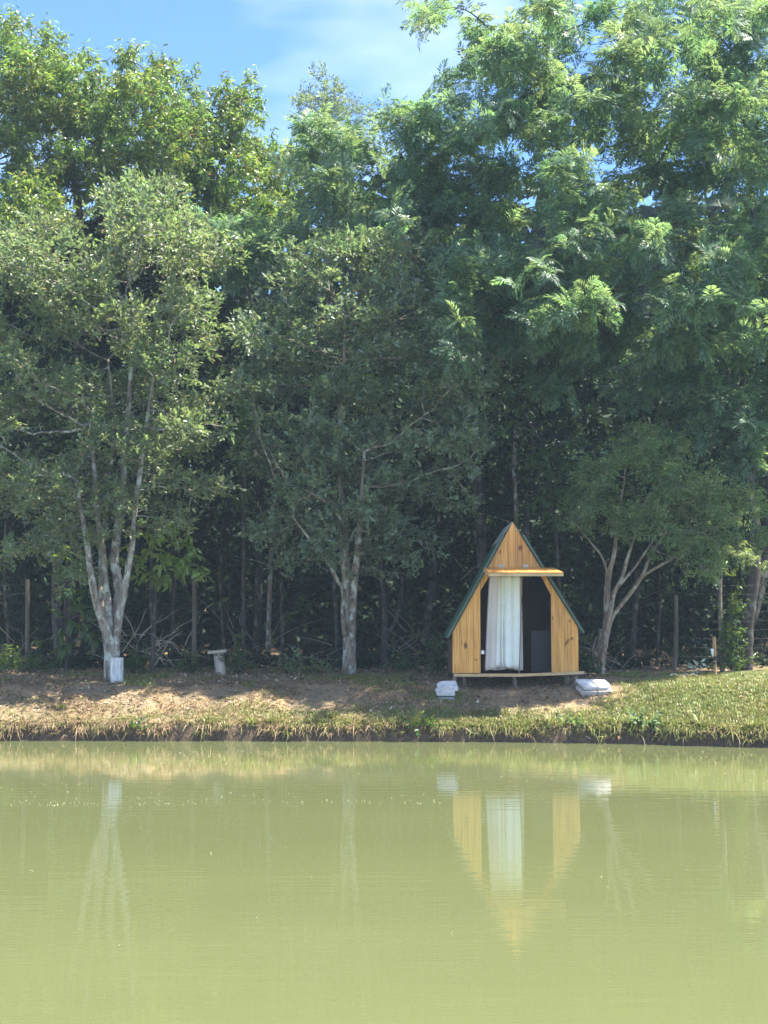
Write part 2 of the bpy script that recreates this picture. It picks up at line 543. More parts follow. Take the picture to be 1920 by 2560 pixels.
M['soil'] = ground_mat()
M['water'] = water_mat()
M['wood_grey'] = simple('wood_grey', (0.30, 0.25, 0.19), 0.85, scale=5, stretch=(8, 8, 0.6), color2=(0.16, 0.13, 0.10))
M['post_wood'] = simple('post_wood', (0.19, 0.155, 0.115), 0.9, scale=5, stretch=(8, 8, 0.6), color2=(0.10, 0.08, 0.062))
M['wood_pale'] = simple('wood_pale', (0.62, 0.54, 0.42), 0.8, scale=4, stretch=(9, 9, 0.6), color2=(0.44, 0.37, 0.28))
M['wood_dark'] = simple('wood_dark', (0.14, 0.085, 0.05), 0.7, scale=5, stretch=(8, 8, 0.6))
M['wood_cream'] = simple('wood_cream', (0.60, 0.44, 0.24), 0.7, scale=4, stretch=(1.0, 9, 9), color2=(0.44, 0.30, 0.15))
M['metal_green'] = simple('metal_green', (0.042, 0.088, 0.056), 0.42, var=0.15, scale=3, bumpd=0, spec=0.5)
M['metal_grey'] = simple('metal_grey', (0.36, 0.38, 0.38), 0.45, var=0.15, scale=4, bumpd=0, spec=0.5)
M['whitewash'] = simple('whitewash', (0.82, 0.81, 0.77), 0.85, scale=6, stretch=(3, 3, 0.6), color2=(0.34, 0.36, 0.36), detail=8, bumpd=0.0008)
M['concrete_white'] = simple('concrete_white', (0.80, 0.79, 0.76), 0.8, scale=7, color2=(0.47, 0.46, 0.45), detail=8, bumpd=0.0008)
M['concrete_stained'] = simple('concrete_stained', (0.60, 0.56, 0.51), 0.85, scale=9, color2=(0.30, 0.26, 0.22), detail=8, bumpd=0.0008)
M['concrete_grey'] = simple('concrete_grey', (0.40, 0.42, 0.44), 0.9, scale=6, color2=(0.24, 0.25, 0.26), detail=8, bumpd=0.0008)
M['cloth_white'] = simple('cloth_white', (0.82, 0.86, 0.81), 0.9, var=0.05, scale=2, bumpd=0)
M['cloth_cream'] = simple('cloth_cream', (0.56, 0.51, 0.46), 0.9, var=0.08, scale=2, bumpd=0)
M['plastic_white'] = simple('plastic_white', (0.8, 0.8, 0.78), 0.4, var=0.05, scale=3, bumpd=0)
M['panel_dark'] = simple('panel_dark', (0.040, 0.042, 0.050), 0.6, var=0.1, scale=3, bumpd=0)
M['bamboo'] = simple('bamboo', (0.46, 0.28, 0.14), 0.6, scale=4, stretch=(6, 6, 0.8), color2=(0.28, 0.16, 0.08))
M['black'] = simple('black', (0.02, 0.02, 0.02), 0.6, bumpd=0)
M['wire'] = simple('wire', (0.09, 0.09, 0.09), 0.5, bumpd=0)

# ------------------------------------------------------------------ setting: ground and water
xs = np.unique(np.concatenate([np.array([-250, -180, -100, -60, -40, -28, -20, -15, -12, -10.]), np.arange(-8.5, 8.5, 0.055),
                               np.array([8.5, 10, 12, 15, 20, 28, 40, 60, 100, 180, 250.])]))
ys = np.unique(np.concatenate([np.array([-250, -180, -100, -50, -20, -8, -3, -1, 0.3, 0.8, 1.1, 1.4, 2, 3, 6, 10, 14, 18, 21., 23]),
                               np.arange(24.0, 30.5, 0.045), np.arange(30.5, 36, 0.25), np.array([36, 38, 40, 44, 50, 60, 80, 120, 180, 250.])]))
GX, GY = np.meshgrid(xs, ys)
GZ = ground(GX, GY)
V = np.stack([GX, GY, GZ], -1).reshape(-1, 3)
nx, ny = len(xs), len(ys)
I = np.arange(nx * ny).reshape(ny, nx)
Q = np.stack([I[:-1, :-1], I[:-1, 1:], I[1:, 1:], I[1:, :-1]], -1).reshape(-1, 4)
bank = big_mesh('ground', V, Q, None, M['soil'], quads=True, smooth=True)
tag(bank, 'bare brown earth bank sloping down to the green pond', 'ground', kind='structure')

def grass_cover(x, y):
    """0..1 how much living grass grows here"""
    t = y - edge(x)
    right = np.clip((x - 3.55 - 0.55 * (t - 1.0) + 1.2 * (fbm(x * 0.9, y * 0.9, 41) - 0.5)) / 0.8, 0, 1)
    lip = np.exp(-((t - 0.35) / 0.33) ** 2) * np.clip(0.35 + (x + 3.0) * 0.12, 0.12, 1) * (0.2 + 1.0 * fbm(x * 1.3, y * 1.3, 43))
    patch = np.clip((fbm(x * 0.8, y * 1.2, 47) - 0.60) * 4, 0, 0.3)
    bare = np.exp(-((x - 2.6) / 1.25) ** 4) * np.clip((t - 0.55) / 0.3, 0, 1)
    return np.clip(np.maximum(np.maximum(right * (1 - bare), lip), patch * (1 - bare)) + np.clip((t - 30) / 10, 0, 1), 0, 1)

cov = (grass_cover(V[:, 0], V[:, 1]) * 0.9).astype(np.float32)
a_ = bank.data.attributes.new('cover', 'FLOAT', 'POINT')
a_.data.foreach_set('value', cov)
tt = V[:, 1] - edge(V[:, 0])
wet = np.clip((0.17 - tt) / 0.08, 0, 1).astype(np.float32)
a_ = bank.data.attributes.new('wet', 'FLOAT', 'POINT')
a_.data.foreach_set('value', wet)

Vw = np.array([[-200, -20, 0], [200, -20, 0], [200, 60, 0], [-200, 60, 0.0]])
pond = big_mesh('water', Vw, [[0, 1, 2, 3]], None, M['water'], quads=True)
tag(pond, 'murky olive green pond water with faint ripples and reflections', 'water', kind='structure')

# ------------------------------------------------------------------ foliage machinery
def leaf4(L, Wd, fold=0.25, curl=0.0):
    """pointed leaf along +x, two triangles folded along the midrib"""
    V = np.array([[0, 0, 0], [0.45 * L, Wd / 2, fold * Wd], [0.45 * L, -Wd / 2, fold * Wd], [L, 0, -curl * L]])
    F = np.array([[0, 3, 1], [0, 2, 3]])
    return V, F

def leaf2(L, Wd):
    V = np.array([[0, 0, 0], [0.5 * L, Wd / 2, 0], [0.5 * L, -Wd / 2, 0], [L, 0, -0.12 * L]])
    return V, np.array([[0, 2, 1], [1, 2, 3]])

def leaf_bent(L, Wd, droop):
    """long leaf along +x bending downwards"""
    a1, a2 = droop * 0.45, droop
    x1, z1 = 0.35 * L * math.cos(a1), -0.35 * L * math.sin(a1)
    x2, z2 = x1 + 0.35 * L * math.cos(a2), z1 - 0.35 * L * math.sin(a2)
    x3, z3 = x2 + 0.3 * L * math.cos(a2 * 1.2), z2 - 0.3 * L * math.sin(a2 * 1.2)
    V = np.array([[0, 0, 0], [x1, Wd / 2, z1], [x1, -Wd / 2, z1], [x2, Wd * 0.42, z2], [x2, -Wd * 0.42, z2], [x3, 0, z3]])
    F = np.array([[0, 2, 1], [1, 2, 4], [1, 4, 3], [3, 4, 5]])
    return V, F

def rotm(yaw, pitch, roll):
    return np.array(Matrix.Rotation(yaw, 3, 'Z') @ Matrix.Rotation(-pitch, 3, 'Y') @ Matrix.Rotation(roll, 3, 'X'))

def merge(parts):
    Vs, Fs, n = [], [], 0
    for V, F in parts:
        Vs.append(V); Fs.append(F + n); n += len(V)
    return np.concatenate(Vs), np.concatenate(Fs)

def spray_twig(r, n=9, L=0.10, Wd=0.055, length=0.22):
    out = []
    for i in range(n):
        s = (i + 0.6) / n
        V, F = leaf4(L * r.uniform(0.7, 1.2), Wd * r.uniform(0.8, 1.2), r.uniform(0.05, 0.35), r.uniform(0, 0.2))
        R = rotm(r.uniform(0.4, 1.2) * (1 if i % 2 else -1) * (1 - 0.4 * s), r.uniform(-0.5, 0.7), r.uniform(-0.9, 0.9))
        out.append((V @ R.T + np.array([s * length, r.normal() * 0.015, r.normal() * 0.02]), F))
    return merge(out)

def spray_mango(r, n=15, L=0.19, Wd=0.036, length=0.36, droop=(0.6, 1.5)):
    out = []
    for i in range(n):
        s = (i + 0.5) / n
        V, F = leaf_bent(L * r.uniform(0.7, 1.15), Wd * r.uniform(0.8, 1.2), r.uniform(*droop))
        R = rotm(i * 2.4 + r.normal() * 0.8, r.uniform(-0.5, 0.5) + 0.2 * s, r.uniform(-0.7, 0.7))
        # whorl around +x axis: leaves radiate, then droop under gravity
        out.append((V @ R.T + np.array([s * length, 0, 0.15 * s * length]), F))
    return merge(out)

def frond(r, pairs=7, rach=0.44, pin=0.17, Wd=0.048):
    """twice-feathered leaf: pinnae in two ranks along a drooping rachis"""
    out = []
    d0 = r.uniform(0.2, 0.5)
    for i in range(pairs):
        s = 0.18 + 0.82 * i / (pairs - 1)
        ang = d0 * 2.0 * s * s
        base = np.array([rach * s * math.cos(ang * 0.5), 0, -rach * s * math.sin(ang * 0.55)])
        l = pin * (0.65 + 0.6 * math.sin(math.pi * min(1, s * 0.9 + 0.1)))
        for side in (1, -1):
            V, F = leaf2(l * r.uniform(0.9, 1.1), Wd)
            R = rotm(side * (1.15 - 0.55 * s) + r.normal() * 0.06, -ang * 0.7 - 0.12 + r.normal() * 0.08, side * 0.25 + r.normal() * 0.1)
            out.append((V @ R.T + base, F))
    # rachis
    n = 4
    P = [[rach * s * math.cos(d0 * s * s), 0, -rach * s * math.sin(d0 * 1.1 * s * s)] for s in np.linspace(0, 1, n)]
    return merge(out)

def spray_frond(r, n=5):
    out = []
    for i in range(n):
        V, F = frond(r)
        R = rotm(i * 6.283 / n + r.normal() * 0.35 if n > 2 else r.uniform(-1, 1), r.uniform(-0.15, 0.55), r.normal() * 0.15)
        out.append((V @ R.T * r.uniform(0.75, 1.1), F))
    return merge(out)

def spray_fine(r, n=15, L=0.085, Wd=0.028, length=0.22):
    out = []
    for i in range(n):
        s = (i + 0.6) / n
        V, F = leaf4(L * r.uniform(0.7, 1.3), Wd * r.uniform(0.8, 1.2), 0.15, r.uniform(0.1, 0.4))
        R = rotm(r.uniform(0.3, 1.3) * (1 if i % 2 else -1), r.uniform(-0.9, 0.5), r.uniform(-0.9, 0.9))
        out.append((V @ R.T + np.array([s * length, r.normal() * 0.02, r.normal() * 0.025]), F))
    return merge(out)

def scatter(templates, P, D, S, r, roll=0.4):
    """place one of the templates at each point P with direction D and scale S; returns merged arrays"""
    P, D, S = np.asarray(P), np.asarray(D), np.asarray(S)
    which = r.integers(0, len(templates), len(P))
    D = D / (np.linalg.norm(D, axis=1)[:, None] + 1e-9)
    up = np.array([0, 0, 1.0]) + r.normal(size=(len(P), 3)) * roll
    side = np.cross(up, D)
    side /= np.linalg.norm(side, axis=1)[:, None] + 1e-9
    u2 = np.cross(D, side)
    B = np.stack([D, side, u2], axis=2) * S[:, None, None]
    Vs, Fs, n = [], [], 0
    for k, (V, F) in enumerate(templates):
        idx = np.nonzero(which == k)[0]
        if len(idx) == 0:
            continue
        W = np.einsum('nij,vj->nvi', B[idx], V) + P[idx][:, None, :]
        Vs.append(W.reshape(-1, 3))
        Fs.append((F[None] + (np.arange(len(idx)) * len(V))[:, None, None] + n).reshape(-1, 3))
        n += len(idx) * len(V)
    return np.concatenate(Vs), np.concatenate(Fs), which, B

def make_templates(fn, k=6, seed=0, **kw):
    return [fn(np.random.default_rng(seed * 100 + i), **kw) for i in range(k)]

def ellipsoid_points(ells, Y, density, r, shell=0.35, spread=1.5):
    """random points inside leafy clumps seen at (px,py,rx,ry[,dy]), each split into clumps at several real depths"""
    out = []
    for e in ells:
        px, py, rx, ry = e[:4]
        dy = e[4] if len(e) > 4 else 0.0
        for k_ in range(3):
            sp = e[5] if len(e) > 5 else spread
            off = sp * (-0.7, 0.15, 1.0)[k_] + r.normal() * 0.15 * sp
            Yc = Y + dy + off
            k = Yc / F_PX
            s_ = r.uniform(0.6, 0.85)
            c = at(px + r.normal() * rx * 0.35, py + r.normal() * ry * 0.35 - 25 * off / max(sp, .1), Yc)
            ax, az = rx * k * s_, ry * k * s_
            ay = 0.5 * (ax + az)
            n = max(5, int(density * ax * ay * az * 4.19))
            p = r.normal(size=(n, 3))
            p /= np.linalg.norm(p, axis=1)[:, None]
            p[:, 2] = np.where(p[:, 2] < 0, p[:, 2] * 0.6, p[:, 2])
            rad = r.uniform(shell ** 3, 1, n) ** (1 / 3)
            out.append(c + p * rad[:, None] * np.array([ax, ay, az]))
    return np.concatenate(out)

def colonize(chains, attr, r, step=0.2, infl=2.5, kill=0.36, iters=70, up=0.06):
    """grow branches from the given stems towards the attractor points (space colonisation)"""
    pos, par, fixed = [], [], []
    for ch, rad in chains:
        ch = np.asarray(ch)
        p0 = -1
        if pos:
            d = np.linalg.norm(np.array(pos) - ch[0], axis=1)
            p0 = int(np.argmin(d))
        for i, p in enumerate(ch):
            pos.append(np.array(p)); par.append(p0); fixed.append(float(rad[i]))
            p0 = len(pos) - 1
    nfix = len(pos)
    A = [np.array(a) for a in attr]
    for it in range(iters):
        if not A:
            break
        kd = kdtree.KDTree(len(pos))
        for i, p in enumerate(pos):
            kd.insert(p, i)
        kd.balance()
        acc = {}
        for a in A:
            co, idx, dist = kd.find(a)
            if dist < infl or it < 12:
                d = (a - pos[idx]) / max(dist, 1e-6)
                if idx in acc: acc[idx] = acc[idx] + d
                else: acc[idx] = d
        if not acc:
            break
        new = []
        for idx, d in acc.items():
            d = d / (np.linalg.norm(d) + 1e-6) + r.normal(size=3) * 0.22 + np.array([0, 0, up])
            d /= np.linalg.norm(d)
            q = pos[idx] + d * step * r.uniform(0.8, 1.15)
            if kd.find(q)[2] < step * 0.35:
                continue
            new.append((q, idx))
        if not new:
            break
        kn = kdtree.KDTree(len(new))
        for i, (q, idx) in enumerate(new):
            pos.append(q); par.append(idx); fixed.append(0.0)
            kn.insert(q, i)
        kn.balance()
        A = [a for a in A if kn.find(a)[2] > kill]
    pos = np.array(pos)
    n = len(pos)
    kids = [[] for _ in range(n)]
    for i in range(n):
        if par[i] >= 0:
            kids[par[i]].append(i)
    return pos, par, kids, np.array(fixed), nfix

def branch_radii(pos, par, kids, fixed, nfix, tip=0.0045, e=2.35):
    n = len(pos)
    rad = np.zeros(n)
    for i in range(n - 1, -1, -1):
        if i < nfix:
            continue
        s = sum(rad[k] ** e for k in kids[i])
        rad[i] = max(tip, s ** (1 / e)) if kids[i] else tip
    for i in range(n):
        if i < nfix:
            rad[i] = fixed[i]
        elif par[i] >= 0:
            rad[i] = min(rad[i], rad[par[i]] * 0.92 + 0.0005)
    return rad

def branch_mesh(pos, par, kids, rad, nfix, start_fixed=False):
    """tubes along every grown branch"""
    mbV, mbF, n0 = [], [], 0
    for i in range(len(pos)):
        if i < nfix:
            continue
        p = par[i]
        if p >= nfix and kids[p] and max(kids[p], key=lambda k: rad[k]) == i:
            continue            # continues its parent's tube
        chain = [p, i]
        rr = [min(rad[p], rad[i] * 1.15), rad[i]]
        c = i
        while kids[c]:
            c = max(kids[c], key=lambda k: rad[k])
            chain.append(c); rr.append(rad[c])
        sides = 6 if rad[i] > 0.03 else (5 if rad[i] > 0.012 else 3)
        V, F = tube(pos[chain], rr, sides, caps=False)
        F = np.array(F)
        F = np.concatenate([F[:, [0, 1, 2]], F[:, [0, 2, 3]]])
        mbV.append(V); mbF.append(F + n0); n0 += len(V)
    return np.concatenate(mbV), np.concatenate(mbF)

def thin_nodes(pos, par, kids, rad, nfix, rmax):
    P, D, L = [], [], []
    for i in range(nfix, len(pos)):
        if rad[i] <= rmax:
            d = pos[i] - pos[par[i]]
            P.append(pos[i]); D.append(d / (np.linalg.norm(d) + 1e-9)); L.append(len(kids[i]) == 0)
    return np.array(P), np.array(D), np.array(L)

def stem(points, r0, r1, Y0, ylean=0.0, step=0.15):
    """stem through photo pixels; distance changes by ylean from foot to top"""
    n = len(points)
    P = [at(px, py, Y0 + ylean * i / max(1, n - 1)) for i, (px, py) in enumerate(points)]
    S = spline(P, step)
    return S, np.linspace(r0, r1, len(S))

def grow_tree(name, label, cat, base, stems, ells, Y, seed, templates, leafmat, barkmat, density=9, shell=0.3,
              step=0.2, kill=0.36, per=2.0, rmax=0.012, size=1.0, lift=0.25, droop=0.0, group=None, tip=0.0045,
              iters=90, wob=0.12, extra=None, spread=1.5, pieces=0, piece_name='leaf_spray', piece_front=True, sides=12):
    r = np.random.default_rng(seed)
    root = empty(name, base, label, cat, group)
    mb = MB()
    for k, (S, R) in enumerate(stems):
        mb.tube(S, R, sides, 0, True, wob, seed + k)
    mb.build('trunk', root, barkmat, smooth=True)
    attr = ellipsoid_points(ells, Y, density, r, shell, spread)
    if extra is not None:
        attr = np.concatenate([attr, extra])
    pos, par, kids, fixed, nfix = colonize([(S[::1], R[::1]) for S, R in stems], attr, r, step, 3.0, kill, iters)
    rad = branch_radii(pos, par, kids, fixed, nfix, tip)
    V, F = branch_mesh(pos, par, kids, rad, nfix)
    b = big_mesh('branches', V, F, root, barkmat, smooth=True)
    tag(b, kind='stuff')
    P, D, tips = thin_nodes(pos, par, kids, rad, nfix, rmax)
    cnt = r.poisson(per, len(P)) + tips.astype(int) * 2
    PP, DD = np.repeat(P, cnt, axis=0), np.repeat(D, cnt, axis=0)
    PP = PP + r.normal(size=PP.shape) * step * 0.45
    h = r.normal(size=DD.shape) * 0.75
    DD = DD * 0.6 + h + np.array([0, 0, lift - droop])
    S = size * r.uniform(0.75, 1.2, len(PP))
    if pieces:
        # the sprays that stand nearest to the pond become parts of their own
        key = PP[:, 1] + r.uniform(0, 0.6, len(PP))
        vis = (np.abs(PP[:, 0] / PP[:, 1]) < 0.27) & (PP[:, 2] < 12.6)
        order = np.argsort(np.where(vis, key, 1e9))
        own, rest = order[:pieces], order[pieces:]
        meshes = []
        for (Vt, Ft) in templates:
            me = bpy.data.meshes.new(piece_name)
            me.from_pydata(Vt.tolist(), [], Ft.tolist())
            me.materials.append(leafmat)
            meshes.append(me)
        off = np.array(root.location)
        _, _, which, B = scatter(templates, PP[own], DD[own], S[own], r)
        for j in range(len(own)):
            o = bpy.data.objects.new(piece_name, meshes[which[j]])
            COL.objects.link(o)
            m4 = np.eye(4)
            m4[:3, :3] = B[j]
            m4[:3, 3] = PP[own[j]] - off
            o.parent = root
            o.matrix_local = Matrix(m4.tolist())
        PP, DD, S = PP[rest], DD[rest], S[rest]
    if len(PP) == 0:
        return root
    V, F, _, _ = scatter(templates, PP, DD, S, r)
    c = big_mesh('crown', V, F, root, leafmat)
    tag(c, kind='stuff')
    print(name, 'attr', len(attr), 'nodes', len(pos), 'sprays', len(PP), 'tris', len(F))
    return root

T_TWIG = make_templates(spray_twig, 6, 1)
T_TWIG_SMALL = make_templates(spray_twig, 6, 2, n=10, L=0.085, Wd=0.045, length=0.22)
T_MANGO = make_templates(spray_mango, 6, 3)
T_BROAD = make_templates(spray_mango, 5, 4, n=9, L=0.27, Wd=0.075, length=0.22, droop=(0.5, 1.3))
T_FROND = make_templates(spray_frond, 6, 5)
T_FINE = make_templates(spray_fine, 6, 6)
T_FAR = make_templates(spray_twig, 5, 7, n=9, L=0.15, Wd=0.07, length=0.35)

# ------------------------------------------------------------------ trees on the bank
# the many-stemmed tree at the left
b = hit(277, 1703)
Yl = b[1]
stems = [
    stem([(277, 1706), (277, 1660), (272, 1600), (262, 1565), (250, 1535), (239, 1502), (231, 1456), (224, 1413), (218, 1363), (205, 1290), (190, 1200)], 0.115, 0.03, Yl, -0.6),
    stem([(280, 1700), (280, 1640), (277, 1570), (272, 1517), (266, 1475), (260, 1417), (255, 1371), (243, 1280), (236, 1180), (225, 1060)], 0.10, 0.03, Yl, 0.1),
    stem([(282, 1700), (284, 1640), (288, 1556), (297, 1510), (297, 1460), (286, 1409), (289, 1363), (297, 1296), (309, 1211), (312, 1141), (322, 1020), (330, 900), (340, 780)], 0.115, 0.028, Yl, 0.5),
    stem([(286, 1690), (289, 1620), (296, 1550), (309, 1487), (322, 1417), (332, 1355), (336, 1290), (348, 1200), (362, 1090), (380, 960)], 0.085, 0.024, Yl, -0.4),
    stem([(262, 1560), (254, 1500), (252, 1450), (251, 1400), (262, 1300), (275, 1180), (285, 1060), (270, 900)], 0.05, 0.02, Yl + 0.25, 0.8),
]
for s_ in stems[:3]:
    s_[1][:3] *= np.array([1.35, 1.2, 1.1])
LEFT = [(330, 540, 190, 70), (120, 620, 150, 80), (500, 660, 110, 80), (300, 680, 200, 90), (40, 720, 130, 90), (450, 790, 120, 80),
        (190, 800, 170, 90), (30, 880, 120, 90), (500, 910, 90, 70), (330, 900, 140, 80), (140, 980, 150, 80), (430, 1010, 130, 70),
        (0, 1050, 110, 80), (540, 1040, 60, 60), (270, 1080, 140, 70), (90, 1150, 150, 80), (400, 1150, 140, 70), (500, 1210, 80, 55),
        (200, 1230, 120, 60), (40, 1260, 110, 60), (330, 1270, 110, 60), (440, 1280, 70, 45), (120, 1330, 70, 40), (30, 1390, 70, 45),
        (150, 1440, 50, 35), (250, 1330, 70, 45), (-140, 800, 140, 160), (-150, 1100, 130, 150)]
grow_tree('pond_tree', 'leafy tree with several pale lichen covered stems behind the white stump', 'tree', b, stems, LEFT, Yl + 0.15, 101,
          T_TWIG_SMALL, M['leaf_olive'], M['bark_pale'], density=58, step=0.15, kill=0.22, per=1.75, rmax=0.0125, size=1.2, tip=0.0075, spread=1.25)

# the single-trunk tree in the middle
b = hit(873, 1691)
Ym = b[1]
stems = [
    stem([(873, 1694), (874, 1640), (875, 1560), (873, 1500), (871, 1460), (862, 1400), (861, 1350), (858, 1290), (850, 1200), (846, 1120), (852, 1020), (860, 900), (862, 800)], 0.15, 0.03, Ym, 0.2),
    stem([(878, 1600), (880, 1540), (884, 1480), (890, 1420), (895, 1370), (900, 1300), (905, 1220), (910, 1130)], 0.10, 0.03, Ym, -0.4),
    stem([(862, 1590), (857, 1540), (857, 1475), (846, 1455), (830, 1424), (810, 1387), (793, 1370), (760, 1330), (730, 1290)], 0.055, 0.018, Ym - 0.08, -0.9),
    stem([(862, 1330), (840, 1275), (790, 1240), (740, 1215), (700, 1210)], 0.045, 0.016, Ym, -0.8),
]
stems[0][1][:] = np.interp(np.linspace(0, 1, len(stems[0][1])), [0, 0.03, 0.25, 0.3, 0.5, 1], [0.15, 0.125, 0.12, 0.10, 0.06, 0.025])
MID = [(840, 640, 150, 60), (700, 700, 110, 70), (980, 700, 140, 70), (830, 770, 150, 75), (640, 800, 90, 70), (1120, 790, 110, 70),
       (960, 850, 150, 75), (760, 890, 130, 75), (1190, 890, 70, 60), (640, 960, 80, 70), (1060, 960, 130, 70), (880, 990, 150, 70),
       (1200, 1020, 60, 50), (720, 1050, 110, 70), (1100, 1080, 110, 65), (960, 1110, 120, 60), (650, 1150, 70, 60), (820, 1150, 130, 65),
       (1180, 1130, 55, 45), (1060, 1190, 120, 60), (720, 1230, 100, 55), (910, 1240, 130, 60), (1130, 1270, 70, 45), (660, 1320, 70, 40),
       (780, 1330, 100, 45), (960, 1340, 90, 50), (1080, 1345, 60, 40), (700, 1410, 90, 32), (850, 1390, 70, 35), (1010, 1420, 50, 35)]
grow_tree('pond_tree', 'leafy tree with one thick furrowed trunk midway between the leaning stool and the hut', 'tree', b, stems, MID, Ym - 0.05, 202,
          T_TWIG, M['leaf_dull'], M['bark_brown'], density=72, step=0.15, kill=0.21, per=2.1, rmax=0.0125, size=1.1, tip=0.0075, spread=1.25)

# the slanting small tree right of the hut
b = hit(1503, 1687)
Yr = b[1]
stems = [
    stem([(1501, 1690), (1503, 1655), (1508, 1622), (1514, 1580), (1516, 1540), (1519, 1490), (1521, 1455), (1526, 1420), (1535, 1387), (1541, 1330), (1548, 1270), (1560, 1210)], 0.085, 0.018, Yr, 0.0),
    stem([(1506, 1660), (1512, 1610), (1519, 1560), (1530, 1510), (1536, 1480), (1554, 1447), (1566, 1405), (1577, 1371), (1595, 1310), (1620, 1240)], 0.06, 0.018, Yr, -0.3),
    stem([(1508, 1650), (1516, 1600), (1527, 1550), (1547, 1520), (1575, 1485), (1604, 1443), (1620, 1405), (1632, 1378), (1665, 1330), (1700, 1280)], 0.055, 0.016, Yr, 0.3),
    stem([(1604, 1443), (1630, 1425), (1670, 1403), (1720, 1370), (1780, 1330)], 0.032, 0.012, Yr + 0.2, 0.3),
    stem([(1536, 1478), (1560, 1450), (1590, 1415), (1610, 1385), (1640, 1340)], 0.034, 0.014, Yr - 0.1, -0.3),
    stem([(1522, 1445), (1512, 1410), (1500, 1384), (1480, 1360), (1463, 1340), (1440, 1310)], 0.026, 0.010, Yr, -0.4),
    stem([(1512, 1530), (1510, 1500), (1513, 1460), (1516, 1400)], 0.014, 0.007, Yr - 0.15, 0.0),
]
SMALL = [(1640, 1095, 70, 30), (1590, 1140, 100, 36), (1680, 1150, 90, 36), (1530, 1190, 80, 32), (1640, 1205, 100, 34), (1740, 1210, 80, 36),
         (1470, 1260, 60, 34), (1580, 1260, 90, 32), (1690, 1275, 90, 34), (1800, 1260, 80, 38), (1860, 1290, 50, 40), (1640, 1310, 50, 30),
         (1760, 1335, 80, 30), (1850, 1360, 60, 34), (1740, 1385, 70, 26), (1830, 1410, 80, 26), (1900, 1400, 40, 36), (1445, 1320, 45, 26), (1570, 1330, 40, 24)]
grow_tree('slanting_tree', 'small fine leaved tree slanting right with flat leafy tiers beside the hut', 'tree', b, stems, SMALL, Yr - 0.5, 303,
          T_FINE, M['leaf_fine'], M['bark_tan'], density=240, step=0.11, kill=0.15, per=1.3, spread=0.8, rmax=0.012, size=0.95, tip=0.0045, sides=9)

# ------------------------------------------------------------------ tall feathery trees
b = np.array([at(1868, 1690, 31.8)[0], 31.8, 0]); b[2] = gz(b[0], b[1])
stems = [
    stem([(1864, 1700), (1866, 1600), (1876, 1500), (1886, 1420), (1880, 1250), (1850, 1080), (1800, 900), (1740, 720), (1690, 560), (1640, 420), (1600, 300), (1590, 200)], 0.16, 0.035, 31.8, 0.2),
    stem([(1880, 1560), (1900, 1480), (1912, 1400), (1925, 1200), (1930, 950), (1900, 700), (1880, 500), (1860, 300), (1830, 120)], 0.10, 0.03, 31.8, 0.6),
    stem([(1740, 720), (1660, 640), (1560, 560), (1470, 480), (1400, 380), (1370, 260), (1365, 140), (1350, 60)], 0.07, 0.025, 32.0, -0.8),
    stem([(1800, 900), (1700, 830), (1590, 790), (1530, 720), (1500, 640)], 0.05, 0.02, 31.9, -1.8),
    stem([(1370, 230), (1290, 150), (1210, 60), (1150, 20), (1075, 30)], 0.028, 0.007, 31.4, -0.6),
    stem([(1640, 420), (1700, 320), (1790, 190), (1850, 90), (1880, 20)], 0.04, 0.015, 32.0, -0.8),
]
TALL = [(1130, 215, 50, 35), (1210, 130, 70, 45), (1190, 260, 70, 45), (1060, 45, 36, 24), (1300, 200, 80, 50), (1290, 70, 70, 40), (1400, 120, 90, 50),
        (1430, 20, 110, 50), (1540, 70, 90, 55), (1660, 30, 100, 60), (1640, 130, 90, 50), (1790, 60, 90, 60), (1890, 50, 80, 70), (1420, 260, 100, 50),
        (1560, 240, 100, 50), (1700, 250, 100, 50), (1860, 190, 80, 60), (1330, 330, 90, 50), (1470, 380, 110, 55), (1640, 360, 120, 55), (1800, 340, 120, 60),
        (1910, 380, 80, 80), (1380, 480, 100, 55), (1560, 490, 120, 55), (1740, 480, 120, 60), (1880, 540, 80, 70), (1440, 590, 110, 50, -1.2), (1620, 610, 120, 50, -1.0),
        (1790, 630, 110, 55, -0.8), (1350, 690, 100, 50, -1.4), (1500, 710, 110, 50, -1.4), (1670, 740, 120, 50, -1.2), (1840, 740, 90, 55, -1), (1400, 800, 100, 45, -1.2),
        (1560, 820, 100, 45, -0.4, 1.6), (1740, 850, 110, 50, -0.4, 1.6), (1880, 870, 70, 60, 0.5, 1.5), (1480, 900, 90, 40, 1.2, 1), (1640, 930, 110, 45, 1.4, 1), (1800, 970, 100, 45, 1.4, 1),
        (1900, 1010, 50, 60, 1.2, 1), (1560, 1000, 70, 40, 1.6, .8), (1700, 1050, 90, 40, 1.8, .8), (1860, 1120, 60, 50, 1.5, .8), (2050, 300, 120, 200), (2050, 700, 120, 200), (1720, 130, 90, 55), (1750, 190, 80, 50), (1300, 270, 60, 45), (1270, 330, 60, 40), (1860, 280, 70, 50)]
grow_tree('feathery_tree', 'tall feathery leaved tree on the right, rising out of the top of the picture', 'tree', b, stems, TALL, 30.6, 404,
          T_FROND, M['leaf_feather'], M['bark_dark'], density=40, step=0.24, kill=0.31, per=0.9, spread=2.4, rmax=0.014, size=0.88, lift=0.1, droop=0.35,
          tip=0.008, pieces=290, piece_name='leaf_spray', sides=10)

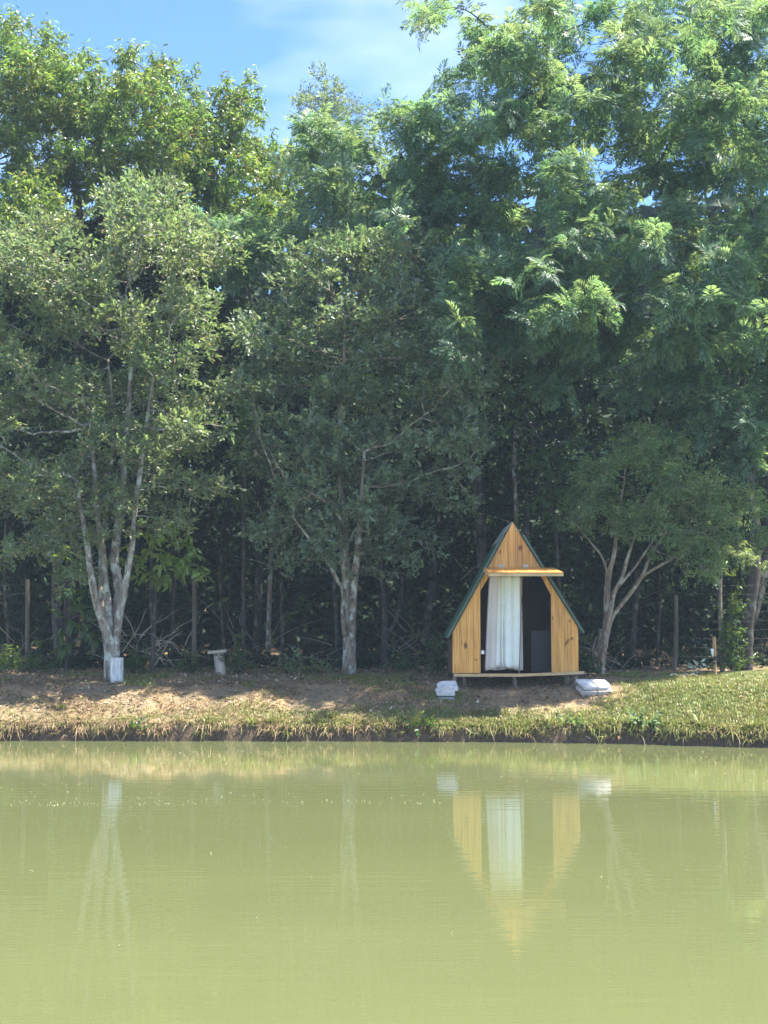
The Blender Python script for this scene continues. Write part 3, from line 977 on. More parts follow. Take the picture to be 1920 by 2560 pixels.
b = np.array([at(1215, 1680, 33.0)[0], 33.0, 0]); b[2] = gz(b[0], b[1])
stems = [
    stem([(1215, 1700), (1210, 1500), (1200, 1300), (1180, 1100), (1150, 900), (1110, 720), (1070, 600), (1030, 480), (1000, 380)], 0.15, 0.04, 33.0, -0.6),
    stem([(1150, 900), (1180, 760), (1200, 640), (1210, 520), (1200, 400)], 0.08, 0.03, 32.7, -0.5),
    stem([(1090, 650), (1010, 600), (930, 560), (860, 510), (800, 440)], 0.06, 0.02, 32.5, -0.8),
    stem([(1180, 760), (1150, 700), (1135, 720), (1140, 800), (1150, 880)], 0.04, 0.012, 32.4, -3.2),
    stem([(1150, 900), (1220, 800), (1290, 760), (1350, 780), (1400, 820)], 0.05, 0.014, 32.6, -2.6),
]
FEATHER = [(790, 320, 60, 40), (880, 340, 80, 50), (980, 300, 90, 50), (1080, 290, 90, 55), (1180, 350, 90, 55), (770, 410, 60, 50), (860, 430, 90, 50),
           (970, 410, 100, 50), (1090, 400, 100, 55), (1230, 450, 90, 55), (800, 510, 80, 45), (910, 520, 100, 45), (1040, 510, 100, 50), (1160, 520, 100, 50),
           (860, 600, 70, 36, -1), (1250, 570, 90, 50), (1080, 610, 90, 40, -1.5), (1190, 650, 80, 45, -2), (1130, 720, 60, 45, -2.6), (1120, 800, 45, 45, -3),
           (1145, 880, 36, 45, -3.2), (1290, 680, 80, 50, -1), (1220, 560, 80, 50), (1240, 760, 80, 50), (1260, 690, 80, 45, -2.2, 1), (1340, 760, 80, 45, -2.4, 1), (1270, 840, 80, 45, -1.8, 1), (1390, 880, 80, 45, -1.8, 1), (1340, 960, 70, 40, -1.2, 1), (1470, 800, 80, 45, -2.2, 1), (1420, 700, 80, 40, -2.4, 1), (1000, 560, 80, 40, -1.6, 1), (920, 620, 60, 40, -2.0, .8), (1300, 840, 70, 50), (1200, 480, 80, 50)]
grow_tree('feathery_tree', 'feathery leaved tree behind the hut with a spray hanging down in front of its neighbour', 'tree', b, stems, FEATHER, 32.3, 505,
          T_FROND, M['leaf_feather'], M['bark_dark'], density=46, step=0.24, kill=0.30, per=0.8, spread=1.3, rmax=0.014, size=0.88, lift=0.1, droop=0.35,
          tip=0.008, pieces=220, piece_name='leaf_spray', sides=10)

# a low spray of the same kind between the two left trees
b = np.array([at(640, 1660, 34.5)[0], 34.5, 0]); b[2] = gz(b[0], b[1])
stems = [stem([(640, 1690), (645, 1500), (650, 1300), (640, 1000), (630, 800), (610, 640)], 0.09, 0.03, 34.5, -2.0)]
grow_tree('feathery_tree', 'young feathery tree showing a bright green top between the two pond trees', 'tree', b, stems,
          [(560, 580, 70, 34), (650, 570, 80, 36), (620, 630, 90, 40), (720, 620, 50, 40), (540, 650, 60, 36)], 32.5, 515,
          T_FROND, M['leaf_feather'], M['bark_dark'], density=80, step=0.22, kill=0.26, per=0.9, spread=0.8, rmax=0.014, size=0.9, lift=0.15, droop=0.3, tip=0.007, pieces=60, sides=8)

# ------------------------------------------------------------------ tall drooping-leaved tree behind on the left
b = np.array([at(180, 1650, 37.0)[0], 37.0, 0]); b[2] = gz(b[0], b[1])
stems = [
    stem([(180, 1700), (185, 1400), (190, 1100), (200, 850), (210, 650), (190, 480), (160, 330), (130, 200)], 0.26, 0.04, 37, -0.6),
    stem([(205, 750), (280, 600), (340, 460), (370, 330), (390, 220)], 0.12, 0.03, 36.8, -0.4),
    stem([(260, 640), (400, 560), (520, 450), (580, 350), (600, 250)], 0.10, 0.025, 36.7, -0.6),
    stem([(200, 650), (120, 560), (60, 440), (40, 300), (40, 180)], 0.09, 0.025, 36.6, -0.8),
    stem([(400, 560), (520, 540), (640, 480), (690, 420)], 0.06, 0.02, 36.3, -0.3),
]
MANGO = [(40, 130, 70, 55), (130, 150, 70, 50), (60, 230, 90, 60), (190, 220, 90, 60), (300, 230, 80, 60), (400, 250, 80, 60), (480, 290, 80, 55), (570, 310, 70, 60),
         (100, 330, 100, 60), (230, 320, 110, 60), (360, 350, 110, 60), (500, 390, 110, 60), (620, 400, 70, 55), (680, 430, 50, 50), (180, 420, 110, 50),
         (320, 450, 110, 55), (450, 470, 110, 55), (600, 500, 100, 55), (690, 540, 60, 55), (60, 440, 90, 55, -1.5), (100, 500, 90, 50, -1.8), (400, 560, 120, 50),
         (560, 590, 110, 50), (-120, 250, 110, 150), (-120, 500, 120, 120), (20, 560, 80, 60, -1.2), (10, 200, 60, 60), (10, 310, 70, 60), (150, 290, 90, 60), (290, 300, 90, 60), (420, 340, 90, 60), (560, 380, 80, 60), (20, 400, 70, 60), (250, 390, 100, 60), (640, 460, 70, 50)]
r_ = np.random.default_rng(61)
shoots = []
for (px, py, h) in [(20, 70, 50), (72, 66, 60), (105, 82, 60), (150, 108, 60), (218, 135, 50), (295, 130, 60), (320, 122, 60), (372, 150, 50), (412, 138, 70), (455, 175, 60),
                    (482, 170, 60), (545, 205, 60), (600, 215, 70), (622, 195, 80), (642, 240, 60), (660, 305, 50)]:
    for k in range(7):
        shoots.append(at(px + r_.normal() * 5, py + h * k / 6, 36.4 + r_.normal() * 0.15))
grow_tree('drooping_leaf_tree', 'tall tree with drooping yellow green leaves against the sky at the left', 'tree', b, stems, MANGO, 36.4, 606,
          T_MANGO, M['leaf_mango'], M['bark_dark'], density=60, step=0.22, kill=0.27, per=2.2, rmax=0.013, size=1.05, lift=0.35, tip=0.007,
          extra=np.array(shoots), pieces=120, piece_name='leaf_spray', sides=10)

# ------------------------------------------------------------------ far crown against the sky
b = np.array([at(830, 1600, 52.0)[0], 52.0, 0]); b[2] = gz(b[0], b[1])
stems = [stem([(830, 1640), (828, 1200), (825, 800), (822, 500), (815, 330), (810, 250)], 0.22, 0.04, 52, 0.0, 0.4)]
grow_tree('distant_tree', 'grey green round topped tree far off, peeping over the feathery crown', 'tree', b, stems,
          [(805, 215, 45, 32), (850, 240, 45, 32), (765, 275, 46, 30), (830, 290, 60, 40), (890, 290, 40, 34), (920, 300, 40, 30), (780, 340, 60, 40), (870, 360, 80, 50)], 52, 707,
          T_FAR, M['leaf_dull'], M['bark_dark'], density=55, step=0.22, kill=0.26, per=2.4, spread=1.0, rmax=0.02, size=0.75, tip=0.008, sides=8)

# ------------------------------------------------------------------ the wood behind the fence: dense foliage mass
r = np.random.default_rng(808)
P_ = []
S_ = []
for (n, x0, x1, y0, y1, z0, z1, sc, thr) in [(4200, -11, 12, 35.0, 39, 3.4, 9.0, 1.3, 0.34), (1600, -11, 12, 34.2, 37, 2.2, 4.0, 1.1, 0.42),
        (3400, -14, 15, 39, 46, 0.9, 10.5, 2.1, 0.15), (3000, -17, 18, 46, 54, 0.9, 12.0, 3.0, 0.0), (4600, -20, 21, 55, 64, 0.9, 19.0, 4.6, 0.0), (1700, -11, -3.5, 38, 41, 8.5, 13.0, 1.5, 0.1), (900, -11, 12, 33.5, 36, 0.9, 2.2, 0.8, 0.5), (2600, -11, 12, 32.3, 37, 1.0, 1.35, 0.7, 0.3), (1200, -12, 13, 36, 40, 0.9, 3.4, 1.4, 0.45),
        (1500, 0.5, 9.5, 32.6, 35, 3.2, 9.0, 1.1, 0.36), (1300, -9, -1.5, 33.2, 35, 3.2, 8.0, 1.1, 0.36)]:
    q = np.stack([r.uniform(x0, x1, n), r.uniform(y0, y1, n), r.uniform(z0, z1, n)], 1)
    keep = lattice_noise(q[:, 0] * 1.1 + 50, q[:, 2] * 1.1 + q[:, 1] * 0.6, 91) > thr
    P_.append(q[keep]); S_.append(sc * r.uniform(0.7, 1.25, keep.sum()))
P_ = np.concatenate(P_); S_ = np.concatenate(S_)
D_ = r.normal(size=P_.shape) + np.array([0, -0.3, -0.1])
V, F, _, _ = scatter(T_BROAD + T_FAR, P_, D_, S_, r)
print('woodland', len(F))
o = big_mesh('woodland', V, F, None, M['leaf_shaded'])
tag(o, 'deep shaded leaf mass of the wood closing in behind the fence', 'woodland', kind='stuff')

def dark_trunk(pts, r0, r1, Y, label, fork=None, mat='bark_dark', twigs=3, name='forest_tree'):
    S, R = stem(pts, r0, r1, Y, 0.0, 0.25)
    base = np.array([S[0][0], S[0][1], gz(S[0][0], S[0][1])])
    S[0][2] = base[2] - 0.05
    root = empty(name, base, label, 'tree', 'dark trunks behind the fence')
    mb = MB().tube(S, R, 8, 0, True, 0.10, int(pts[0][0]))
    if fork:
        S2, R2 = stem(fork, r0 * 0.7, r1 * 0.6, Y, 0.2, 0.25)
        mb.tube(S2, R2, 7, 0, True, 0.1, 3)
    mb.build('trunk', root, M[mat], smooth=True)
    rr = np.random.default_rng(int(pts[0][0]) + 5)
    Pn, Dn = [], []
    for k in range(twigs):
        i = rr.integers(len(S) // 2, len(S))
        d = np.array([rr.choice([-1, 1]) * rr.uniform(0.4, 1.0), rr.uniform(-0.6, 0.2), rr.uniform(0.1, 0.7)])
        L = rr.uniform(0.6, 1.4)
        B = spline([S[i], S[i] + d * L * 0.5 + rr.normal(size=3) * 0.06, S[i] + d * L + np.array([0, 0, -0.1])], 0.15)
        MB().tube(B, np.linspace(R[i] * 0.4, 0.006, len(B)), 5).build('branch', root, M[mat], smooth=True)
        for q in B[2:]:
            Pn.append(q); Dn.append(d + rr.normal(size=3) * 0.5)
    # leafy head up in the canopy
    top = S[-1]
    for k in range(60):
        Pn.append(top + rr.normal(size=3) * np.array([0.8, 0.6, 0.7])); Dn.append(rr.normal(size=3))
    V, F, _, _ = scatter(T_FAR, np.array(Pn), np.array(Dn), rr.uniform(0.7, 1.2, len(Pn)), rr)
    tag(big_mesh('crown', V, F, root, M['leaf_shaded']), kind='stuff')
    return root

dark_trunk([(150, 1690), (148, 1600), (140, 1480), (150, 1300), (150, 1150)], 0.14, 0.07, 33.4, 'dark trunk behind the fence hung with large leaves, left of the pale stems')
dark_trunk([(385, 1690), (384, 1600), (378, 1480), (385, 1300), (390, 1150)], 0.055, 0.04, 33.0, 'slim dark trunk behind the fence amid tangled dead twigs')
dark_trunk([(430, 1680), (432, 1560), (438, 1420), (440, 1280)], 0.05, 0.03, 34.2, 'thin dark trunk close left of the fence post by the leaning stool')
dark_trunk([(668, 1685), (671, 1590), (674, 1500), (678, 1380), (690, 1200)], 0.06, 0.05, 33.2, 'upright brown trunk behind the fence right of the leaning stool', mat='bark_brown')
dark_trunk([(708, 1680), (705, 1600), (703, 1480), (700, 1340)], 0.045, 0.035, 34.0, 'thinner dark trunk just right of the upright brown one behind the fence')
dark_trunk([(846, 1685), (843, 1600), (838, 1480), (830, 1380), (820, 1240)], 0.05, 0.04, 32.6, 'dark slim trunk half hidden by the furrowed trunk')
dark_trunk([(958, 1680), (960, 1600), (962, 1540), (958, 1470), (950, 1380), (945, 1250)], 0.075, 0.05, 32.6, 'grey forked trunk behind the fence, left of the hut',
           fork=[(966, 1590), (985, 1560), (998, 1520), (1004, 1470), (1012, 1400), (1020, 1300)])
dark_trunk([(1062, 1690), (1068, 1560), (1085, 1420), (1090, 1250), (1100, 1100)], 0.10, 0.07, 34.4, 'broad dim trunk beside the left eave of the hut')
dark_trunk([(1290, 1640), (1288, 1450), (1290, 1280), (1285, 1160), (1290, 1060)], 0.05, 0.04, 32.4, 'slender pale trunk rising straight behind the peak of the hut', mat='bark_brown')
dark_trunk([(1300, 1640), (1310, 1400), (1318, 1260), (1328, 1150), (1336, 1050)], 0.09, 0.06, 32.9, 'thicker trunk leaning right behind the peak of the hut')
dark_trunk([(1580, 1690), (1582, 1600), (1590, 1480), (1600, 1340)], 0.08, 0.06, 33.2, 'dim grey trunk behind the fence right of the slanting tree')
dark_trunk([(1806, 1692), (1806, 1640), (1802, 1560), (1800, 1460), (1806, 1340)], 0.055, 0.04, 31.3, 'mottled trunk standing just behind the bamboo stake', mat='bark_brown')
dark_trunk([(1640, 1690), (1646, 1580), (1650, 1460), (1648, 1320)], 0.04, 0.03, 33.8, 'thin dark trunk left of the fence post by the bamboo stake')
dark_trunk([(25, 1690), (20, 1580), (12, 1460), (15, 1300)], 0.05, 0.035, 33.6, 'thin dark trunk at the far left behind the fence')
dark_trunk([(560, 1685), (556, 1560), (550, 1430), (556, 1300)], 0.04, 0.03, 34.6, 'thin dark trunk behind the leaning stool')

# broad hanging leaves in the understorey
def hanging_tree(base_px, Y, clusters, label, seed, mat, trunk_pts):
    S, R = stem(trunk_pts, 0.05, 0.02, Y, -0.3, 0.2)
    base = np.array([S[0][0], S[0][1], gz(S[0][0], S[0][1])])
    S[0][2] = base[2] - 0.05
    root = empty('broadleaf_tree', base, label, 'tree', 'broad leaved young trees under the wood')
    MB().tube(S, R, 8, 0, True, 0.08, seed).build('trunk', root, M['bark_dark'], smooth=True)
    rr = np.random.default_rng(seed)
    meshes = []
    for (Vt, Ft) in T_BROAD:
        me = bpy.data.meshes.new('leaf_spray')
        me.from_pydata(Vt.tolist(), [], Ft.tolist())
        me.materials.append(M[mat])
        meshes.append(me)
    for (px, py, n, sx, sy) in clusters:
        c = at(px, py, Y - 0.5)
        j = int(np.argmin(np.linalg.norm(S - c, axis=1)))
        B = spline([S[j], (S[j] + c) / 2 + np.array([0, 0, 0.15]), c], 0.15)
        MB().tube(B, np.linspace(0.016, 0.005, len(B)), 5).build('branch', root, M['bark_dark'], smooth=True)
        for k in range(n):
            o = bpy.data.objects.new('leaf_spray', meshes[rr.integers(len(meshes))])
            COL.objects.link(o)
            o.parent = root
            p = c + np.array([rr.normal() * sx * Y / F_PX, rr.normal() * 0.25, rr.normal() * sy * Y / F_PX])
            o.location = Vector((p - base).tolist())
            o.rotation_euler = (rr.normal() * 0.3, rr.uniform(0.1, 0.9), rr.uniform(0, 6.28))
            s = rr.uniform(0.75, 1.1)
            o.scale = (s, s, s)
    return root

hanging_tree(None, 31.2, [(200, 1440, 9, 30, 25), (170, 1500, 10, 35, 25), (220, 1560, 9, 25, 25), (150, 1600, 6, 25, 15), (250, 1500, 6, 20, 30), (190, 1370, 7, 40, 25)],
             'dark young tree with large hanging leaves just left of the pale stems', 81, 'leaf_broad', [(165, 1692), (170, 1600), (180, 1480), (195, 1380)])
hanging_tree(None, 30.2, [(400, 1320, 12, 35, 18), (440, 1375, 11, 30, 18), (350, 1370, 8, 25, 20), (480, 1420, 8, 22, 18), (420, 1430, 8, 30, 14), (360, 1440, 4, 18, 10)],
             'young tree with hanging leaves coloured sunlit yellow green over the fence post', 82, 'leaf_young_lit', [(380, 1690), (385, 1560), (392, 1420), (400, 1310)])
hanging_tree(None, 31.4, [(1380, 1150, 9, 28, 22), (1410, 1200, 10, 28, 22), (1360, 1230, 8, 25, 22), (1300, 1060, 8, 40, 25), (1260, 990, 8, 40, 25), (1390, 1290, 7, 25, 20), (1430, 1120, 6, 25, 20), (1330, 1140, 5, 25, 20), (1180, 1010, 5, 30, 25)],
             'dark broad leaved tree whose hanging leaves show above the right roof of the hut', 83, 'leaf_broad', [(1400, 1690), (1400, 1500), (1385, 1300), (1350, 1100)])
hanging_tree(None, 31.9, [(640, 1010, 10, 25, 25), (600, 1060, 9, 25, 25), (620, 1150, 8, 22, 28), (600, 1230, 6, 22, 25)],
             'broad leaved tree filling the gap between the two pond trees', 84, 'leaf_broad', [(610, 1690), (608, 1500), (612, 1250), (625, 1020)])

# low bushes along the fence
def bush(px, py, rx, ry, n, label, seed, tmpl, mat, Y=None):
    h_ = hit(px, py)
    if Y: h_ = np.array([at(px, py, Y)[0], Y, 0]); h_[2] = gz(h_[0], h_[1])
    rr = np.random.default_rng(seed)
    root = empty('bush', h_, label, 'bush', 'low bushes along the fence')
    k = h_[1] / F_PX
    Pn, Dn = [], []
    mb = MB()
    for i in range(7):
        top = h_ + np.array([rr.normal() * rx * k * 0.5, rr.normal() * 0.12, ry * k * rr.uniform(0.6, 1.5)])
        B = spline([h_ + np.array([rr.normal() * 0.04, 0, -0.03]), (h_ + top) / 2 + rr.normal(size=3) * 0.03, top], 0.06)
        mb.tube(B, np.linspace(0.007, 0.002, len(B)), 4)
    mb.build('stem', root, M['bark_dark'])
    for i in range(n):
        Pn.append(h_ + np.array([rr.normal() * rx * k * 0.6, rr.normal() * 0.15, abs(rr.normal()) * ry * k * 0.7 + 0.03]))
        Dn.append(rr.normal(size=3) + np.array([0, -0.2, 0.4]))
    V, F, _, _ = scatter(tmpl, np.array(Pn), np.array(Dn), rr.uniform(0.6, 1.1, n), rr)
    tag(big_mesh('leaves', V, F, root, M[mat]), kind='stuff')

bush(330, 1690, 45, 40, 60, 'low leafy bush right of the whitewashed stump', 1, T_TWIG, 'leaf_broad', 31.0)
bush(590, 1682, 30, 45, 50, 'small bush right beside the leaning stool', 2, T_TWIG, 'leaf_broad', 30.9)
bush(15, 1690, 35, 40, 60, 'bright leafy bush at the left end of the fence', 3, T_TWIG, 'leaf_broad', 31.0)
bush(90, 1692, 40, 22, 40, 'low tufty bush at the foot of the leftmost fence post', 4, T_FINE, 'leaf_broad', 30.8)
bush(720, 1684, 30, 22, 30, 'little yellow green bush left of the furrowed trunk', 5, T_TWIG, 'leaf_fine', 30.8)
bush(790, 1684, 35, 18, 26, 'spreading low bush touching the furrowed trunk on its left', 6, T_TWIG, 'leaf_fine', 30.9)
bush(1095, 1680, 30, 60, 70, 'leafy bush against the left wall of the hut', 7, T_TWIG, 'leaf_broad', 30.6)
bush(1465, 1685, 22, 50, 60, 'dark bush between the hut and the slanting tree', 8, T_TWIG, 'leaf_broad', 29.9)
bush(1830, 1694, 28, 130, 150, 'tall ivy like bush climbing between the bamboo stake and the big dark trunk', 9, T_TWIG, 'leaf_broad', 31.2)
bush(480, 1686, 40, 26, 40, 'low scrubby bush at the foot of the second fence post', 10, T_FINE, 'leaf_broad', 30.9)
bush(1010, 1682, 30, 30, 40, 'scrubby bush right of the forked grey trunk', 11, T_TWIG, 'leaf_broad', 31.2)

# dead twiggy brush behind the fence
def brush(px, py, w, h, n, label, seed, Y, mat='wood_pale'):
    base = np.array([at(px, py, Y)[0], Y, 0]); base[2] = gz(base[0], base[1])
    rr = np.random.default_rng(seed)
    root = empty('dead_brush', base, label, 'dead brush', 'dead brush behind the fence')
    k = Y / F_PX
    for i in range(n):
        a = base + np.array([rr.uniform(-1, 1) * w * k, rr.uniform(-0.4, 0.4), rr.uniform(0.0, 0.6) * h * k])
        d = np.array([rr.choice([-1, 1]) * rr.uniform(0.2, 1), rr.uniform(-0.3, 0.3), rr.uniform(-0.2, 1.0)])
        d /= np.linalg.norm(d)
        L = rr.uniform(0.35, 1.1)
        B = spline([a, a + d * L * 0.5 + rr.normal(size=3) * 0.07, a + d * L + np.array([0, 0, -0.12 * rr.uniform()])], 0.08)
        mb = MB().tube(B, np.linspace(rr.uniform(0.006, 0.013), 0.003, len(B)), 4)
        for q in range(2):
            j = rr.integers(1, len(B) - 1)
            e = d + rr.normal(size=3) * 0.7
            mb.tube(np.array([B[j], B[j] + e * 0.1, B[j] + e * 0.22 + rr.normal(size=3) * 0.02]), [0.004, 0.003, 0.002], 3)
        mb.build('dead_branch', root, M[mat])

brush(380, 1690, 80, 150, 22, 'tangle of pale dead twigs right of the pale stemmed tree', 31, 32.0)
brush(770, 1690, 60, 110, 12, 'dry brown twigs heaped left of the furrowed trunk', 32, 32.2, 'wood_grey')
brush(1040, 1690, 50, 170, 14, 'upright dry stalks between the forked trunk and the hut', 33, 32.0, 'wood_grey')
brush(1540, 1690, 20, 60, 8, 'thin grey stalks at the right of the slanting tree foot', 34, 30.2, 'wood_grey')
brush(60, 1690, 70, 120, 12, 'dead stalks behind the leftmost fence post', 35, 32.3, 'wood_grey')
brush(1190, 1500, 60, 420, 14, 'bare drooping twigs hanging left above the hut roof', 36, 32.0, 'wood_grey')
brush(620, 1690, 90, 200, 10, 'sparse dead vines behind the leaning stool', 37, 32.6, 'wood_grey')

# ------------------------------------------------------------------ fence
FY = 31.5
p0 = at(69, 1690, FY); fz = gz(p0[0], FY)
fence = empty('fence', (p0[0], FY, fz), 'wire fence on weathered square posts running along the edge of the wood', 'fence')
post_tops = {-350: 1445, 69: 1448, 486: 1440, 872: 1450, 1300: 1460, 1688: 1488, 2080: 1490}
for px, ty in post_tops.items():
    b0, t0 = at(px, 1690, FY), at(px + (4 if px == 1688 else 0), ty, FY)
    g_ = gz(b0[0], FY)
    lean = random.uniform(-0.02, 0.02) if px != 1688 else -0.06
    MB().tube([[b0[0] - 0.02, FY, g_ - 0.2], [(b0[0] + t0[0]) / 2, FY, (g_ + t0[2]) / 2], [t0[0] + lean * 0.3, FY, t0[2]]], [0.05, 0.048, 0.044], 8, 0, True, 0.03, int(px) + 900).build('fence_post', fence, M['post_wood'])
for k in range(10):
    zz = 0.12 + k * 0.19
    xs_ = [at(px, 1690, FY)[0] for px in post_tops]
    pts = []
    for i in range(len(xs_) - 1):
        for t in np.linspace(0, 1, 6, endpoint=False):
            x = xs_[i] * (1 - t) + xs_[i + 1] * t
            pts.append([x, FY - 0.052, gz(x, FY) + zz - 0.02 * math.sin(math.pi * t)])
    MB().tube(pts, 0.0013, 4).build('fence_wire', fence, M['wire'])

# ------------------------------------------------------------------ the hut
CY = 28.0
def cp(px, py):
    q = at(px, py, CY)
    return q[0], q[2]
xl, zl = cp(1131.5, 1683); xr, zr = cp(1446.7, 1680)
sl = cp(1131, 1581)[1]; sr = cp(1446.7, 1570)[1]
ax_, az_ = cp(1281.5, 1305.6)
ol, or_ = cp(1201.7, 1680)[0], cp(1378.9, 1680)[0]
osl, osr = cp(1201, 1477)[1], cp(1378, 1488)[1]
otl, otop = cp(1226, 1441); otr = cp(1351, 1441)[0]
otop = cp(1300, 1437)[1]
gzc = gz((xl + xr) / 2, CY)
DEP = 2.3
hut = empty('hut', ((xl + xr) / 2, CY, gzc), 'small pine boarded hut with steep green roof and open front on short legs', 'hut')
hl = np.array(hut.location)
def lk(px, py):   # knot position in hut-local x, z
    x, z = cp(px, py)
    return x - hl[0], z - hl[2]
kn = lambda zx, zy: lk(1060 + zx / 3.318, 1280 + zy / 3.318)
knots = [(*kn(345, 1107), 0.036, 0.06, 0.0), (*kn(800, 298), 0.045, 0.05, 0.5), (*kn(1185, 1080), 0.025, 0.075, 0.6), (*kn(1226, 1050), 0.026, 0.028, 0.3),
         (*kn(632, 330), 0.016, 0.04, 0.2), (*kn(430, 1226), 0.026, 0.012, 0.3), (*kn(1067, 880), 0.012, 0.035, 0.0), (*kn(312, 1080), 0.008, 0.05, 0.0), (*kn(1205, 905), 0.014, 0.026, 0.0)]
M['pine'] = pine_mat('pine', knots)
M['pine_red'] = pine_mat('pine_red', (), (0.85, 0.76, 0.70), 'y')
M['pine_shaded'] = pine_mat('pine_shaded', (), (0.16, 0.14, 0.14))  # pine copy darkened so the interior shade sits in the colour

def roof_z(x):
    return sl + (az_ - sl) * (x - xl) / (ax_ - xl) if x < ax_ else sr + (az_ - sr) * (xr - x) / (xr - ax_)
def open_z(x):
    if x < otl: return osl + (otop - osl) * (x - ol) / (otl - ol)
    if x > otr: return osr + (otop - osr) * (or_ - x) / (or_ - otr)
    return otop
cuts = list(np.linspace(xl, ol, 5)) + list(np.linspace(ol, or_, 11))[1:] + list(np.linspace(or_, xr, 5))[1:]
TH = 0.02
for i in range(len(cuts) - 1):
    a, c = cuts[i] + 0.0015, cuts[i + 1] - 0.0015
    brk = [b_ for b_ in (ax_,) if a < b_ < c]
    topx = [a] + brk + [c]
    mid = (a + c) / 2
    if ol < mid < or_:
        ob = [b_ for b_ in (otl, otr) if a < b_ < c]
        bot = [(x, open_z(x)) for x in [a] + ob + [c]]
    else:
        base = zl + (zr - zl) * (mid - xl) / (xr - xl)
        bot = [(a, base), (c, base)]
    poly = bot + [(x, roof_z(x)) for x in reversed(topx)]
    dy = random.uniform(0, 0.0025)
    MB().prism(poly, CY - dy, CY + TH).build('plank', hut, M['pine'], bevel=0.0025, segs=1)
# inner opening frame (reveal)
fr_pts = [(ol, zl), (ol, osl), (otl, otop), (otr, otop), (or_, osr), (or_, zr)]
for (a, c) in zip(fr_pts[:-1], fr_pts[1:]):
    a, c = np.array(a), np.array(c)
    d = (c - a) / np.linalg.norm(c - a)
    nrm = np.array([-d[1], d[0]])
    q = [a, c, c + nrm * 0.035, a + nrm * 0.035]
    MB().prism([tuple(x) for x in q], CY + TH + 0.002, CY + TH + 0.06).build('door_frame', hut, M['wood_dark'])
# side walls: horizontal boards
fl_t = (zl + zr) / 2
for side, x0, top, bot in ((-1, xl, sl, zl), (1, xr, sr, zr)):
    nb = 5
    for k in range(nb):
        z0 = bot + (top - 0.02 - bot) * k / nb + 0.001
        z1 = bot + (top - 0.02 - bot) * (k + 1) / nb - 0.002
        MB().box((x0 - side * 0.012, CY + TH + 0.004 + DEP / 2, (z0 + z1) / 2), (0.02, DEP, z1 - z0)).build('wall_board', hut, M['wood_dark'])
# back wall boards, coloured dark for the dim interior
bc = np.linspace(xl + 0.025, xr - 0.025, 15)
for i in range(14):
    a, c = bc[i] + 0.001, bc[i + 1] - 0.001
    brk = [ax_] if a < ax_ < c else []
    poly = [(a, fl_t), (c, fl_t)] + [(x, roof_z(x) - 0.03) for x in reversed([a] + brk + [c])]
    MB().prism(poly, CY + DEP - 0.03, CY + DEP - 0.01).build('back_board', hut, M['pine_shaded'])
# floor and front deck board
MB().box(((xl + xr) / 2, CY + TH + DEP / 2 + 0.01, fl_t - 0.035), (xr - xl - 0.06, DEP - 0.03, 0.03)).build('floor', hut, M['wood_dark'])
dk = [(cp(1134, 1684)), (cp(1210, 1684)), (cp(1300, 1684)), (cp(1380, 1681)), (cp(1459, 1677.5))]
poly = [(x, z) for x, z in dk] + [(x, z - 0.055) for x, z in reversed(dk)]
MB().prism(poly, CY - 0.14, CY - 0.006).build('deck_board', hut, M['wood_cream'], bevel=0.006)
for (px, y0, dx, dyv, s) in ((1137, 1712, 0, -0.10, 0.055), (1160.5, 1710, 1, 0.15, 0.055), (1285, 1711, 5, 0.12, 0.06), (1418, 1708, -2, 0.10, 0.06), (1440, 1712, 0, -0.05, 0.055)):
    yl_ = CY + dyv
    xt, xb = at(px, 1690, yl_)[0], at(px + dx, 1712, yl_)[0]
    zb = gz(xb, yl_) - 0.05
    zt = fl_t - 0.055
    MB().tube([[xt, yl_, zt], [xb, yl_, zb]], s * 0.62, 4).build('leg', hut, M['wood_grey'])
for xx in (xl + 0.1, (xl + xr) / 2, xr - 0.1):
    yl_ = CY + DEP - 0.2
    MB().box((xx, yl_, (fl_t + gz(xx, yl_)) / 2 - 0.05), (0.09, 0.09, max(0.05, fl_t - gz(xx, yl_)))).build('leg', hut, M['wood_dark'])
